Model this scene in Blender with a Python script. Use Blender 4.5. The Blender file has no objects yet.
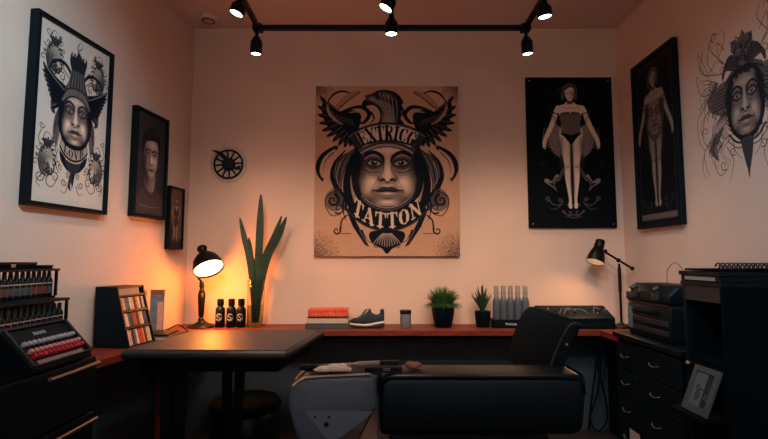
import bpy, bmesh, math, random
import numpy as np
from mathutils import Vector, Matrix
random.seed(7); RNG = np.random.default_rng(5)
S = bpy.context.scene; COL = S.collection
PI = math.pi

# ------------------------------------------------------------------ helpers
def lin(c):
    return tuple(((v/255)/12.92 if v/255 <= .04045 else ((v/255+.055)/1.055)**2.4) for v in c)

def mat(name, rgb, rough=.5, metal=0., noise=0., scale=12., bump=0., spec=.5, emit=None, strength=0., coat=0., trans=0., ior=1.45, stretch=None, tint=None):
    m = bpy.data.materials.new(name); m.use_nodes = True
    nt = m.node_tree; p = nt.nodes['Principled BSDF']
    c = lin(rgb)
    p.inputs['Base Color'].default_value = (*c, 1)
    p.inputs['Roughness'].default_value = rough
    p.inputs['Metallic'].default_value = metal
    p.inputs['Specular IOR Level'].default_value = spec
    if tint: p.inputs['Specular Tint'].default_value = (*tint, 1)
    p.inputs['Coat Weight'].default_value = coat
    p.inputs['Transmission Weight'].default_value = trans
    p.inputs['IOR'].default_value = ior
    if emit:
        p.inputs['Emission Color'].default_value = (*lin(emit), 1)
        p.inputs['Emission Strength'].default_value = strength
    if noise or bump:
        tc = nt.nodes.new('ShaderNodeTexCoord'); mp = nt.nodes.new('ShaderNodeMapping')
        if stretch: mp.inputs['Scale'].default_value = stretch
        nz = nt.nodes.new('ShaderNodeTexNoise'); nz.inputs['Scale'].default_value = scale; nz.inputs['Detail'].default_value = 5
        nt.links.new(tc.outputs['Object'], mp.inputs['Vector']); nt.links.new(mp.outputs['Vector'], nz.inputs['Vector'])
        if noise:
            r = nt.nodes.new('ShaderNodeValToRGB')
            r.color_ramp.elements[0].position = .3; r.color_ramp.elements[1].position = .7
            r.color_ramp.elements[0].color = (*[max(0, v*(1-noise)) for v in c], 1)
            r.color_ramp.elements[1].color = (*[min(1, v*(1+noise)) for v in c], 1)
            nt.links.new(nz.outputs['Fac'], r.inputs['Fac']); nt.links.new(r.outputs['Color'], p.inputs['Base Color'])
        if bump:
            b = nt.nodes.new('ShaderNodeBump'); b.inputs['Strength'].default_value = bump; b.inputs['Distance'].default_value = .004
            nt.links.new(nz.outputs['Fac'], b.inputs['Height']); nt.links.new(b.outputs['Normal'], p.inputs['Normal'])
    return m

class B:
    """collects shapes into one bmesh"""
    def __init__(s): s.bm = bmesh.new()
    def _take(s, t, M=None):
        if M is not None: bmesh.ops.transform(t, matrix=M, verts=t.verts)
        me = bpy.data.meshes.new('tmp'); t.to_mesh(me); t.free(); s.bm.from_mesh(me); bpy.data.meshes.remove(me); return s
    def box(s, lo, hi, bev=0., seg=2, M=None):
        t = bmesh.new(); bmesh.ops.create_cube(t, size=1)
        for v in t.verts:
            for i in range(3): v.co[i] = lo[i] if v.co[i] < 0 else hi[i]
        if bev: bmesh.ops.bevel(t, geom=t.edges[:], offset=bev, segments=seg, profile=.5, affect='EDGES')
        return s._take(t, M)
    def prism(s, poly, axis, a, b, bev=0., seg=2, M=None):
        """poly: 2D points in the two other axes (x,y order kept), extruded from a to b along axis"""
        t = bmesh.new()
        def P(q, d):
            l = list(q); l.insert(axis, d); return l
        v0 = [t.verts.new(P(q, a)) for q in poly]; v1 = [t.verts.new(P(q, b)) for q in poly]
        t.faces.new(v0); t.faces.new(v1)
        n = len(poly)
        for i in range(n): t.faces.new((v0[i], v0[(i+1) % n], v1[(i+1) % n], v1[i]))
        bmesh.ops.recalc_face_normals(t, faces=t.faces[:])
        if bev: bmesh.ops.bevel(t, geom=t.edges[:], offset=bev, segments=seg, profile=.5, affect='EDGES')
        return s._take(t, M)
    def lathe(s, prof, seg=28, M=None, cap=True):
        """prof: (r, z) pairs"""
        t = bmesh.new(); rings = []
        for r, z in prof:
            rings.append([t.verts.new((r*math.cos(2*PI*k/seg), r*math.sin(2*PI*k/seg), z)) for k in range(seg)] if r > 1e-6 else [t.verts.new((0, 0, z))])
        for A, C in zip(rings, rings[1:]):
            for k in range(seg):
                a = [A[k % len(A)], A[(k+1) % len(A)], C[(k+1) % len(C)], C[k % len(C)]]
                u = []
                for v in a:
                    if v not in u: u.append(v)
                if len(u) > 2: t.faces.new(u)
        if cap:
            for R in (rings[0], rings[-1]):
                if len(R) > 2: t.faces.new(R)
        bmesh.ops.recalc_face_normals(t, faces=t.faces[:])
        return s._take(t, M)
    def cyl(s, p0, p1, r0, r1=None, seg=20):
        p0 = Vector(p0); p1 = Vector(p1); d = p1-p0
        M = Matrix.Translation(p0) @ d.to_track_quat('Z', 'Y').to_matrix().to_4x4()
        return s.lathe([(r0, 0), (r0 if r1 is None else r1, d.length)], seg, M)
    def tube(s, pts, r, seg=8, closed=False):
        t = bmesh.new(); pts = [Vector(p) for p in pts]; n = len(pts)
        rr = r if isinstance(r, (list, tuple)) else [r]*n
        prev = None; rings = []
        for i, p in enumerate(pts):
            a = pts[(i-1) % n] if (closed or i) else p; b = pts[(i+1) % n] if (closed or i < n-1) else p
            d = (b-a).normalized()
            if prev is None:
                prev = d.orthogonal().normalized()
            prev = (prev - d*prev.dot(d)).normalized(); q = d.cross(prev)
            rings.append([t.verts.new(p+(prev*math.cos(2*PI*k/seg)+q*math.sin(2*PI*k/seg))*rr[i]) for k in range(seg)])
        for i in range(n if closed else n-1):
            A, C = rings[i], rings[(i+1) % n]
            off = 0
            if closed and i == n-1:
                off = min(range(seg), key=lambda o: (A[0].co-C[o].co).length)
            for k in range(seg): t.faces.new((A[k], A[(k+1) % seg], C[(k+1+off) % seg], C[(k+off) % seg]))
        if not closed:
            t.faces.new(rings[0]); t.faces.new(rings[-1])
        bmesh.ops.recalc_face_normals(t, faces=t.faces[:])
        return s._take(t)
    def ball(s, c, r, sc=(1, 1, 1), u=16, v=10, M=None):
        t = bmesh.new(); bmesh.ops.create_uvsphere(t, u_segments=u, v_segments=v, radius=r)
        for q in t.verts: q.co = Vector((q.co.x*sc[0], q.co.y*sc[1], q.co.z*sc[2]))
        if M is not None: bmesh.ops.transform(t, matrix=M, verts=t.verts)
        bmesh.ops.translate(t, vec=Vector(c), verts=t.verts)
        return s._take(t)
    def loft(s, rings, capped=True):
        t = bmesh.new(); R = [[t.verts.new(p) for p in r] for r in rings]; n = len(R[0])
        for A, C in zip(R, R[1:]):
            for k in range(n): t.faces.new((A[k], A[(k+1) % n], C[(k+1) % n], C[k]))
        if capped: t.faces.new(R[0]); t.faces.new(R[-1])
        bmesh.ops.recalc_face_normals(t, faces=t.faces[:])
        return s._take(t)
    def blade(s, pts, widths, side, thick=.0012):
        """a leaf: centre line, widths, side vector; slightly folded solid strip"""
        rings = []
        for p, w in zip(pts, widths):
            p = Vector(p); sd = Vector(side).normalized(); nrm = sd.cross(Vector((0, 0, 1)))
            nrm = nrm.normalized() if nrm.length > 1e-4 else Vector((0, 1, 0))
            rings.append([p-sd*w/2+nrm*w*.15, p-nrm*thick, p+sd*w/2+nrm*w*.15, p+nrm*thick*2+nrm*w*.05])
        return s.loft(rings)

def wm(o):
    M = Matrix.Identity(4)
    while o is not None:
        M = o.matrix_basis @ M; o = o.parent
    return M

def obj(name, b, m, parent=None, smooth=None, subsurf=0, world=True):
    bm = b.bm
    if parent is not None and world:
        bmesh.ops.transform(bm, matrix=wm(parent).inverted(), verts=bm.verts)
    me = bpy.data.meshes.new(name); bm.to_mesh(me); bm.free()
    o = bpy.data.objects.new(name, me); COL.objects.link(o); o.parent = parent
    for k in (m if isinstance(m, (list, tuple)) else [m]): me.materials.append(k)
    if smooth is not None:
        me.polygons.foreach_set('use_smooth', [True]*len(me.polygons))
        me.set_sharp_from_angle(angle=math.radians(smooth))
    if subsurf:
        d = o.modifiers.new('s', 'SUBSURF'); d.levels = d.render_levels = subsurf
    return o

def tag(o, label, cat, group=None, kind=None):
    o['label'] = label; o['category'] = cat
    if group: o['group'] = group
    if kind: o['kind'] = kind
    return o

def thing(name, label, cat, loc=(0, 0, 0), rz=0., group=None):
    o = bpy.data.objects.new(name, None); COL.objects.link(o)
    o.location = loc; o.rotation_euler = (0, 0, rz); o.empty_display_size = .05
    return tag(o, label, cat, group)

def struct(name, b, m, smooth=None):
    o = obj(name, b, m, None, smooth); o['kind'] = 'structure'; return o

def copy_tree(o, parent=None):
    c = o.copy(); COL.objects.link(c); c.parent = parent
    for ch in [k for k in bpy.data.objects if k.parent == o]: copy_tree(ch, c)
    return c

def dup(root, loc, label, rz=None, group=None):
    c = copy_tree(root); c.location = loc
    if rz is not None: c.rotation_euler = (0, 0, rz)
    c['label'] = label
    if group: c['group'] = group
    return c

def axisM(p, d):
    """matrix that puts local z along d at p"""
    return Matrix.Translation(Vector(p)) @ Vector(d).to_track_quat('Z', 'Y').to_matrix().to_4x4()

def smooth_pts(pts, n=6, closed=False):
    P = [np.array(p, float) for p in pts]; out = []
    m = len(P)
    for i in range(m if closed else m-1):
        if closed: a, b, c, d = P[(i-1) % m], P[i], P[(i+1) % m], P[(i+2) % m]
        else: a, b, c, d = P[max(i-1, 0)], P[i], P[i+1], P[min(i+2, m-1)]
        for k in range(n):
            t = k/n
            out.append(.5*(2*b+(c-a)*t+(2*a-5*b+4*c-d)*t*t+(3*b-a-3*c+d)*t**3))
    if not closed: out.append(P[-1])
    return out

def text_mesh(name, s, size, M, m, parent, depth=.0004):
    cu = bpy.data.curves.new('t', 'FONT'); cu.body = s; cu.size = size; cu.align_x = 'CENTER'; cu.align_y = 'CENTER'; cu.extrude = depth
    to = bpy.data.objects.new('t', cu); COL.objects.link(to)
    dg = bpy.context.evaluated_depsgraph_get(); me = bpy.data.meshes.new_from_object(to.evaluated_get(dg))
    bpy.data.objects.remove(to); b = B(); b.bm.from_mesh(me); bpy.data.meshes.remove(me)
    bmesh.ops.transform(b.bm, matrix=M, verts=b.bm.verts)
    return obj(name, b, m, parent)

# ------------------------------------------------------------------ drawing of the artworks (ink on a grid of coloured vertices)
class Cv:
    def __init__(s, W, H, R, bg, alpha=1.):
        s.W, s.H, s.R = W, H, R; s.w, s.h = int(W*R)+1, int(H*R)+1
        s.X, s.Y = np.meshgrid(np.linspace(0, W, s.w), np.linspace(0, H, s.h))
        s.c = np.zeros((s.h, s.w, 3)); s.c[:] = lin(bg); s.a = np.full((s.h, s.w), alpha)
        s.mx = None                      # mirror axis
    def win(s, P, pad):
        P = np.array(P); lo = P.min(0)-pad; hi = P.max(0)+pad
        x0, y0 = max(0, int(lo[0]*s.R)), max(0, int(lo[1]*s.R)); x1, y1 = min(s.w, int(hi[0]*s.R)+2), min(s.h, int(hi[1]*s.R)+2)
        return (slice(y0, max(y1, y0)), slice(x0, max(x1, x0)))
    def over(s, sl, mask, col):
        if mask.size == 0: return
        k = mask[..., None]; s.c[sl] = s.c[sl]*(1-k)+np.array(lin(col))*k; s.a[sl] = np.maximum(s.a[sl], mask)
    def _both(s, fn, P, *a):
        fn(np.array(P, float), *a)
        if s.mx is not None:
            Q = np.array(P, float); Q[:, 0] = 2*s.mx-Q[:, 0]; fn(Q, *a)
    def stroke(s, P, w, col, w1=None, n=5, op=1., closed=False, mid=None):
        s._both(s._stroke, P, w, col, w1, n, op, closed, mid)
    def _stroke(s, P, w, col, w1, n, op, closed, mid):
        Q = np.array(smooth_pts(P, n, closed)) if n > 1 else P
        if closed: Q = np.vstack([Q, Q[:1]])
        t = np.linspace(0, 1, len(Q)); ws = w+(w1-w)*t if w1 is not None else np.full(len(Q), float(w))
        if mid is not None: ws = w+(mid-w)*np.sin(PI*t)
        sl = s.win(Q, ws.max()+1.5/s.R); X, Y = s.X[sl], s.Y[sl]
        if X.size == 0: return
        D = np.full(X.shape, 9e9)
        for i in range(len(Q)-1):
            a, b = Q[i], Q[i+1]; d = b-a; L = d@d+1e-12
            tt = np.clip(((X-a[0])*d[0]+(Y-a[1])*d[1])/L, 0, 1)
            D = np.minimum(D, np.hypot(X-a[0]-tt*d[0], Y-a[1]-tt*d[1])-(ws[i]+(ws[i+1]-ws[i])*tt)/2)
        s.over(sl, np.clip(.5-D*s.R, 0, 1)*op, col)
    def poly(s, P, col, n=1, op=1., soft=0.):
        s._both(s._poly, P, col, n, op, soft)
    def _poly(s, P, col, n, op, soft):
        Q = np.array(smooth_pts(P, n, True)) if n > 1 else P
        sl = s.win(Q, 2/s.R+soft); X, Y = s.X[sl], s.Y[sl]
        if X.size == 0: return
        ins = np.zeros(X.shape, bool); D = np.full(X.shape, 9e9)
        for i in range(len(Q)):
            a, b = Q[i], Q[(i+1) % len(Q)]; d = b-a; L = d@d+1e-12
            tt = np.clip(((X-a[0])*d[0]+(Y-a[1])*d[1])/L, 0, 1); D = np.minimum(D, np.hypot(X-a[0]-tt*d[0], Y-a[1]-tt*d[1]))
            if a[1] != b[1]:
                ins ^= ((a[1] > Y) != (b[1] > Y)) & (X < (b[0]-a[0])*(Y-a[1])/(b[1]-a[1])+a[0])
        D = np.where(ins, -D, D)
        s.over(sl, np.clip(.5-D/(max(soft, 1/s.R)), 0, 1)*op, col)
    def blob(s, x, y, rx, ry, col, op=1., rot=0., hard=1.):
        s._both(s._blob, [(x, y)], rx, ry, col, op, rot, hard)
    def _blob(s, P, rx, ry, col, op, rot, hard):
        x, y = P[0]; 
        if s.mx is not None and x > s.mx: rot = -rot
        r = max(rx, ry)*2.2; sl = s.win([(x-r, y-r), (x+r, y+r)], 0); X, Y = s.X[sl]-x, s.Y[sl]-y
        c, n = math.cos(rot), math.sin(rot); U = (X*c+Y*n)/rx; V = (-X*n+Y*c)/ry
        a0 = s.a[sl].copy(); s.over(sl, np.clip(np.exp(-(U*U+V*V)**hard*1.4)*op, 0, 1), col)
        if s.a.min() < 1: s.a[sl] = a0
    def spiral(s, x, y, r, a0, turns, w, col, w1=None):
        n = max(6, int(abs(turns)*9)); P = [(x+r*(1-.85*k/n)*math.cos(a0+2*PI*turns*k/n), y+r*(1-.85*k/n)*math.sin(a0+2*PI*turns*k/n)) for k in range(n+1)]
        s.stroke(P, w, col, w1, 3)
    def grain(s, amt):
        s.c *= np.clip(1+RNG.normal(0, amt, (s.h, s.w, 1)), .2, 1.9)
    def mesh(s, name, M_o, M_u, M_v, m, parent, cut=None):
        """vertex (u,v) -> M_o + M_u*u/W + M_v*v/H"""
        o_, u_, v_ = map(np.array, (M_o, M_u, M_v))
        V = o_+(s.X/s.W)[..., None]*u_+(s.Y/s.H)[..., None]*v_; V = V.reshape(-1, 3)
        I = np.arange(s.w*s.h).reshape(s.h, s.w)
        F = np.stack([I[:-1, :-1], I[1:, :-1], I[1:, 1:], I[:-1, 1:]], -1).reshape(-1, 4)
        C = np.dstack([np.clip(s.c, 0, 1), np.ones((s.h, s.w))]).reshape(-1, 4)
        if cut is not None:
            a = s.a.reshape(-1); keep = (a[F].max(1) > .25); F = F[keep]
            bg = np.array(lin(cut)); k = np.clip(a, 0, 1)[:, None]; C[:, :3] = C[:, :3]*k+bg*(1-k)
            used = np.unique(F); mp = -np.ones(len(V), int); mp[used] = np.arange(len(used)); V, C, F = V[used], C[used], mp[F]
        me = bpy.data.meshes.new(name)
        me.vertices.add(len(V)); me.loops.add(F.size); me.polygons.add(len(F))
        if parent is not None:
            Mi = np.array(wm(parent).inverted()); V = V@Mi[:3, :3].T+Mi[:3, 3]
        me.vertices.foreach_set('co', V.astype(np.float32).ravel()); me.loops.foreach_set('vertex_index', F.astype(np.int32).ravel())
        me.polygons.foreach_set('loop_start', np.arange(0, F.size, 4, dtype=np.int32)); me.update(calc_edges=True)
        at = me.color_attributes.new('Ink', 'FLOAT_COLOR', 'POINT'); at.data.foreach_set('color', C.astype(np.float32).ravel())
        me.materials.append(m)
        o = bpy.data.objects.new(name, me); COL.objects.link(o); o.parent = parent
        return o

def ink_mat(name, rough=.7, coat=0.):
    m = mat(name, (128, 128, 128), rough, coat=coat, spec=.12); nt = m.node_tree
    a = nt.nodes.new('ShaderNodeVertexColor'); a.layer_name = 'Ink'; nt.links.new(a.outputs['Color'], nt.nodes['Principled BSDF'].inputs['Base Color'])
    return m

# serif letters: (points, width0, width1)
TK, TN = .2, .075
def _serif(x, y, w=.26): return ([(x-w/2, y), (x+w/2, y)], TN, TN)
GL = {
 'E': (.78, [([(.2, 0), (.2, 1)], TK, TK), ([(.04, .97), (.72, .97)], TN, TN), ([(.04, .03), (.74, .03)], TN, TN), ([(.2, .5), (.52, .5)], TN, TN), ([(.7, .97), (.7, .72)], TN, TN), ([(.73, .03), (.73, .3)], TN, TN), ([(.52, .38), (.52, .62)], TN, TN)]),
 'X': (.86, [([(.16, 1), (.7, 0)], TK, TK), ([(.7, 1), (.14, 0)], TN, TN), _serif(.16, .97), _serif(.7, .97), _serif(.14, .03), _serif(.7, .03)]),
 'T': (.8, [([(.4, 0), (.4, 1)], TK, TK), ([(.04, .97), (.76, .97)], TN*1.2, TN*1.2), ([(.06, .97), (.04, .68)], TN*1.6, TN*.6), ([(.74, .97), (.76, .68)], TN*1.6, TN*.6), _serif(.4, .03, .4)]),
 'R': (.84, [([(.2, 0), (.2, 1)], TK, TK), ([(.2, .97), (.48, .97), (.66, .86), (.66, .64), (.48, .5), (.2, .5)], TN, TN), ([(.62, .9), (.66, .75), (.62, .6)], TK*.8, TK*.8), ([(.42, .5), (.66, .04)], TK, TK), ([(.62, .03), (.82, .03)], TN, TN), _serif(.2, .03, .38), _serif(.14, .97, .26)]),
 'I': (.46, [([(.23, 0), (.23, 1)], TK, TK), _serif(.23, .97, .42), _serif(.23, .03, .42)]),
 'C': (.78, [([(.68, .74), (.58, .95), (.42, .99), (.22, .84), (.14, .5), (.22, .16), (.42, .01), (.6, .05), (.7, .26)], TN, TN), ([(.24, .86), (.15, .5), (.24, .14)], TK, TK), ([(.68, .96), (.68, .68)], TN, TN)]),
 'A': (.84, [([(.4, 1), (.12, 0)], TN, TN), ([(.4, 1), (.7, 0)], TK, TK), ([(.2, .34), (.6, .34)], TN, TN), _serif(.12, .03), _serif(.7, .03, .3)]),
 'O': (.84, [([(.42, .99), (.2, .84), (.12, .5), (.2, .16), (.42, .01), (.64, .16), (.72, .5), (.64, .84), (.42, .99)], TN, TN), ([(.2, .8), (.14, .5), (.2, .2)], TK, TK), ([(.64, .8), (.7, .5), (.64, .2)], TK, TK)]),
 'N': (.9, [([(.18, 0), (.18, 1)], TN, TN), ([(.16, 1), (.72, 0)], TK, TK), ([(.74, 0), (.74, 1)], TN, TN), _serif(.16, .97), _serif(.74, .97), _serif(.18, .03)]),
 'L': (.72, [([(.2, 0), (.2, 1)], TK, TK), _serif(.2, .97, .4), ([(.04, .03), (.68, .03)], TN, TN), ([(.67, .03), (.67, .3)], TN, TN)]),
 'V': (.84, [([(.14, 1), (.42, 0)], TK, TK), ([(.7, 1), (.42, 0)], TN, TN), _serif(.14, .97), _serif(.7, .97)]),
 'B': (.78, [([(.2, 0), (.2, 1)], TK, TK), ([(.1, .97), (.5, .97), (.64, .75), (.48, .52), (.2, .52)], TN, TN), ([(.48, .52), (.7, .28), (.5, .03), (.08, .03)], TN, TN), ([(.6, .88), (.63, .75), (.58, .62)], TK*.7, TK*.7), ([(.64, .42), (.68, .28), (.62, .12)], TK*.7, TK*.7)]),
}
GL['G'] = (.8, GL['C'][1]+[([(.66, .42), (.66, .06)], TK, TK), ([(.44, .42), (.76, .42)], TN, TN)])
def arc_text(cv, s, fn, hgt, wid, col, tr=.06):
    """fn(t) -> base point, along vector, up vector (unit) for t = distance 0..1; letters spread evenly"""
    tot = sum(GL[k][0] for k in s)+tr*(len(s)-1); x = 0
    for k in s:
        w, st = GL[k]
        for P, w0, w1 in st:
            Q = []
            for px, py in P:
                b, up = fn((x+px)/tot); Q.append((b[0]+up[0]*py*hgt, b[1]+up[1]*py*hgt))
            cv.stroke(Q, w0*wid, col, w1*wid, 4 if len(Q) > 2 else 1)
        x += w+tr
# ------------------------------------------------------------------ artworks
INK = (8, 18, 30); MID = (92, 86, 90); LGT = (196, 168, 150)

def draw_face(cv, cx, cy, s, lit=(232, 200, 178), ink=INK, hair=True, ry=1.):
    T = lambda x, y: (cx+x*s, cy+y*s*ry)
    TP = lambda P: [T(*p) for p in P]
    mx0 = cv.mx; cv.mx = cx
    if hair: cv.poly(TP([(0, -33), (-22, -31), (-32, -16), (-33, 4), (-30, 18), (-20, 30), (0, 35)]), ink, 4)
    cv.mx = None
    sh = [(-18, -29), (-24, -14), (-25, 0), (-26, 10), (-21, 22), (-10, 30), (0, 31.5), (10, 30), (21, 22), (26, 10), (25, 0), (24, -14), (18, -29), (0, -31)]
    cv.poly(TP(sh), (112, 98, 94), 4)
    cv.mx = cx
    def bl(x, y, rx, ry_, c, op, rot=0, hard=1.): cv.blob(*T(x, y), rx*s, ry_*s*ry, c, op, rot, hard)
    cv.mx = None
    bl(0, -22, 16, 6, lit, .7); bl(0, -3, 4.4, 16, lit, .95); bl(0, 3.5, 6.5, 5, lit, .7); bl(0, 26, 9, 4, lit, .75); bl(0, 11, 6, 2.6, lit, .7)
    cv.mx = cx
    bl(-15, 8, 8, 7, lit, 1); bl(-12, -21, 8, 3, lit, .6); bl(-17, 14, 6, 6, lit, .6)
    bl(-25, -9, 6, 16, ink, 1); bl(-26.5, 12, 3.6, 12, ink, .8); bl(-22, -22, 7, 8, ink, .85); bl(-18, 25, 7, 4, ink, .6)
    # deep sockets and arched brows
    bl(-13, -9.5, 10.5, 7.5, ink, .95, 0, 1.5); bl(-6, -12, 3.4, 6, ink, .6)
    cv.stroke(TP([(-23, -11), (-19, -17.4), (-12, -19.4), (-5, -15.5), (-3.4, -10)]), 1.4*s, ink, 1*s, mid=3.4*s)
    cv.stroke(TP([(-21, -13.4), (-16, -16.2), (-11, -16.2), (-7, -14)]), .8*s, (150, 130, 120), .4*s)
    cv.poly(TP([(-18.2, -9.4), (-15.6, -11.8), (-12, -12.4), (-8.6, -10.8), (-6.2, -8.4), (-9, -7.4), (-14, -7.3)]), (150, 136, 128), 3)
    cv.blob(*T(-12.3, -9.8), 3.3*s, 3.1*s, ink, 1, 0, 3.5); cv.blob(*T(-11.6, -10.6), .9*s, .8*s, (196, 190, 184), .9, 0, 2)
    cv.stroke(TP([(-19.6, -8.6), (-15.6, -12.4), (-11.5, -13), (-7.8, -11), (-5, -8)]), 1.3*s, ink, 1*s)
    cv.stroke(TP([(-18.6, -8.6), (-14, -6.8), (-9, -7), (-5.6, -8)]), .8*s, ink)
    cv.stroke(TP([(-19.5, -5), (-15, -2.6), (-9.5, -3.2), (-6, -5)]), 1*s, (150, 128, 118), .6*s, op=.8)
    cv.stroke(TP([(-20.5, -3.4), (-15.5, -.6), (-9.4, -1.4)]), .7*s, ink, op=.75)
    cv.stroke(TP([(-21, -.6), (-16, 2), (-11, 1.4)]), .5*s, ink, op=.45)
    # nose
    cv.stroke(TP([(-4.6, -11), (-3.6, -4), (-6, 1.4), (-7, 4.6)]), 1.2*s, ink, .6*s, op=.7)
    bl(-5.6, 5.6, 3, 1.8, ink, .9); cv.poly(TP([(-6, 5), (-3.6, 4.4), (-1.8, 6), (-4, 7)]), ink, 2); cv.stroke(TP([(-8.6, 2.6), (-8.4, 6), (-5.4, 7.2)]), 1*s, ink, op=.9)
    cv.stroke(TP([(-9.4, 6.6), (-13, 12), (-14.4, 18)]), .9*s, ink, .5*s, op=.5)
    cv.mx = None
    cv.stroke(TP([(-3.4, 6.4), (0, 8), (3.4, 6.4)]), 1.1*s, ink, op=.9); bl(0, 8.8, 5, 1.4, ink, .7); cv.stroke(TP([(-1, 9), (-1, 12)]), .5*s, ink, op=.5); cv.stroke(TP([(1, 9), (1, 12)]), .5*s, ink, op=.5)
    # mouth
    cv.poly(TP([(-11.5, 16), (-6, 12.8), (-2, 12), (0, 12.8), (2, 12), (6, 12.8), (11.5, 16), (6, 16.4), (0, 16.2), (-6, 16.4)]), (56, 48, 52), 3)
    cv.poly(TP([(-11, 16), (0, 16.2), (11, 16), (7, 20), (0, 21.2), (-7, 20)]), (120, 102, 98), 3)
    bl(0, 18.4, 6, 1.2, lit, .8)
    cv.stroke(TP([(-12.6, 15.4), (-6, 16.4), (0, 15.9), (6, 16.4), (12.6, 15.4)]), 1.4*s, ink)
    bl(0, 23, 7, 1.6, ink, .8); bl(-13.6, 16.5, 2.2, 2.4, ink, .7); bl(13.6, 16.5, 2.2, 2.4, ink, .7)
    cv.mx = cx
    for k in range(10):          # engraved shading on cheeks, jaw and brow
        cv.stroke(TP([(-25+k*.5, -1+k*2.7), (-20+k*.9, 3.5+k*2.5), (-15+k*1.0, 6.5+k*2.3)]), .55*s, ink, .15*s, op=.5)
    for k in range(5): cv.stroke(TP([(-16+k*.4, -27+k*1.5), (-8, -27.6+k*1.4), (-1, -26.5+k*1.3)]), .4*s, ink, .15*s, op=.35)
    cv.mx = mx0

def feather(cv, P, w, col, edge=INK, quill=True):
    """leaf-shaped outline along P"""
    Q = np.array(smooth_pts(P, 6)); n = len(Q); L = []; R_ = []
    for i, q in enumerate(Q):
        d = Q[min(i+1, n-1)]-Q[max(i-1, 0)]; d = d/(np.hypot(*d)+1e-9); t = i/(n-1)
        k = w*math.sin(PI*min(1, t*.92+.08))**.7*.5; L.append(q+k*np.array([-d[1], d[0]])); R_.append(q-k*np.array([-d[1], d[0]]))
    cv.poly(L+R_[::-1], col)
    if edge: cv.stroke(L+R_[::-1], .5, edge, None, 1, closed=True)
    if quill: cv.stroke(P, .45, edge or INK, .2)

def draw_crest(cv, cx, oy=0.):
    """crowned bird, wings, helmet band: centre-canvas version, in its own units"""
    cv.mx = cx
    # wings: long dark flight feathers, a pale band, upper coverts
    tips = [(4, 10), (1.5, 20), (1.5, 29), (3, 38), (6, 46), (11, 52), (17, 57), (23, 61), (29, 63), (35, 62)]
    roots = [(24, 28), (25, 30), (26, 32), (28, 34), (30, 36), (32, 38), (34, 40), (36, 42), (38, 43), (40, 44)]
    cv.poly([(42, 46), (30, 52), (16, 46), (8, 34), (6, 20), (10, 14), (16, 22), (26, 26), (36, 24), (46, 30)], INK, 4)
    for t_, r_ in zip(tips, roots):
        feather(cv, [r_, ((t_[0]+r_[0])/2-1, (t_[1]+r_[1])/2+1), t_], 5.4, INK, None, False)
        cv.stroke([((r_[0]*.7+t_[0]*.3), (r_[1]*.7+t_[1]*.3)), ((r_[0]*.2+t_[0]*.8), (r_[1]*.2+t_[1]*.8))], .5, (120, 104, 96), .2)
    cv.stroke([(11, 15), (13, 26), (19, 34), (27, 39)], 1, (150, 120, 102), 1.2, mid=3.2)
    for k in range(7): cv.stroke([(10.5+k*2.2, 21+k*2.7), (14.5+k*2.2, 19+k*2.6)], .6, INK)
    for k in range(8): cv.stroke([(18+k*2.6, 29+k*.8), (21+k*2.6, 34+k*1.1)], .5, (105, 94, 90), .2)
    cv.stroke([(10, 20), (17, 9), (27, 5), (36, 8)], 1, INK, .6, mid=2.2)
    feather(cv, [(20, 24), (32, 12), (45, 5.5)], 5.6, (170, 126, 100)); cv.stroke([(22, 24), (34, 13), (44, 6.4)], .9, INK, .4)
    # heavy curls beside the bird
    cv.stroke([(26, 26), (38, 22), (48, 22), (54, 29), (49, 37), (44, 38)], 1.2, INK, .6, mid=4.4)
    cv.stroke([(34, 27), (43, 26), (48, 29), (46, 34)], .8, (170, 126, 100), .5, mid=1.8)
    cv.stroke([(56, 27), (59, 33), (55, 38)], 2.4, INK, .8)
    cv.mx = None
    # bird
    cv.poly([(58, 45), (64, 36), (65, 28), (62, 22), (57, 19.5), (51, 20.5), (48, 24), (46.4, 21), (47.5, 15.5), (51, 12.5), (50, 9.5), (57, 7.5), (62, 4.5), (70, 3.5), (79, 5.5), (85, 10), (89, 17), (87, 19), (90, 26), (86.5, 26), (86, 34), (90, 40), (92, 45)], INK, 3)
    cv.poly([(62, 45), (67, 36), (67.6, 27), (65, 21), (60, 17), (64, 14), (72, 16), (78, 22), (80, 32), (82, 45)], (104, 95, 94), 3)
    cv.blob(73, 34, 6, 11, (168, 146, 132), .85); cv.blob(58, 13.5, 6, 3, (150, 132, 122), .9, .2); cv.blob(72, 10, 8, 3, (120, 108, 104), .8, .4)
    cv.blob(61.5, 12.4, 1.6, 1.4, INK, 1, 0, 3); cv.stroke([(48.6, 20), (51, 17), (57, 16.6)], .8, INK); cv.stroke([(49, 14.6), (53, 14), (57, 16.6)], .6, INK)
    for k in range(9): cv.stroke([(64+k*2.2, 7+k*.9), (67+k*1.9, 13+k*1.6), (68.4+k*1.7, 20+k*1.9)], .7, INK if k % 2 else (150, 134, 124), .2)
    for k in range(7): cv.stroke([(66+k*2.2, 25+k*.6), (67+k*2.2, 34), (64+k*2.9, 44)], .55, INK, .3)
    for k in range(10): cv.stroke([(67, 22+k*2.2), (71, 23.4+k*2.2), (76, 22.6+k*2.2)], .4, INK, .2, op=.7)

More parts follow.
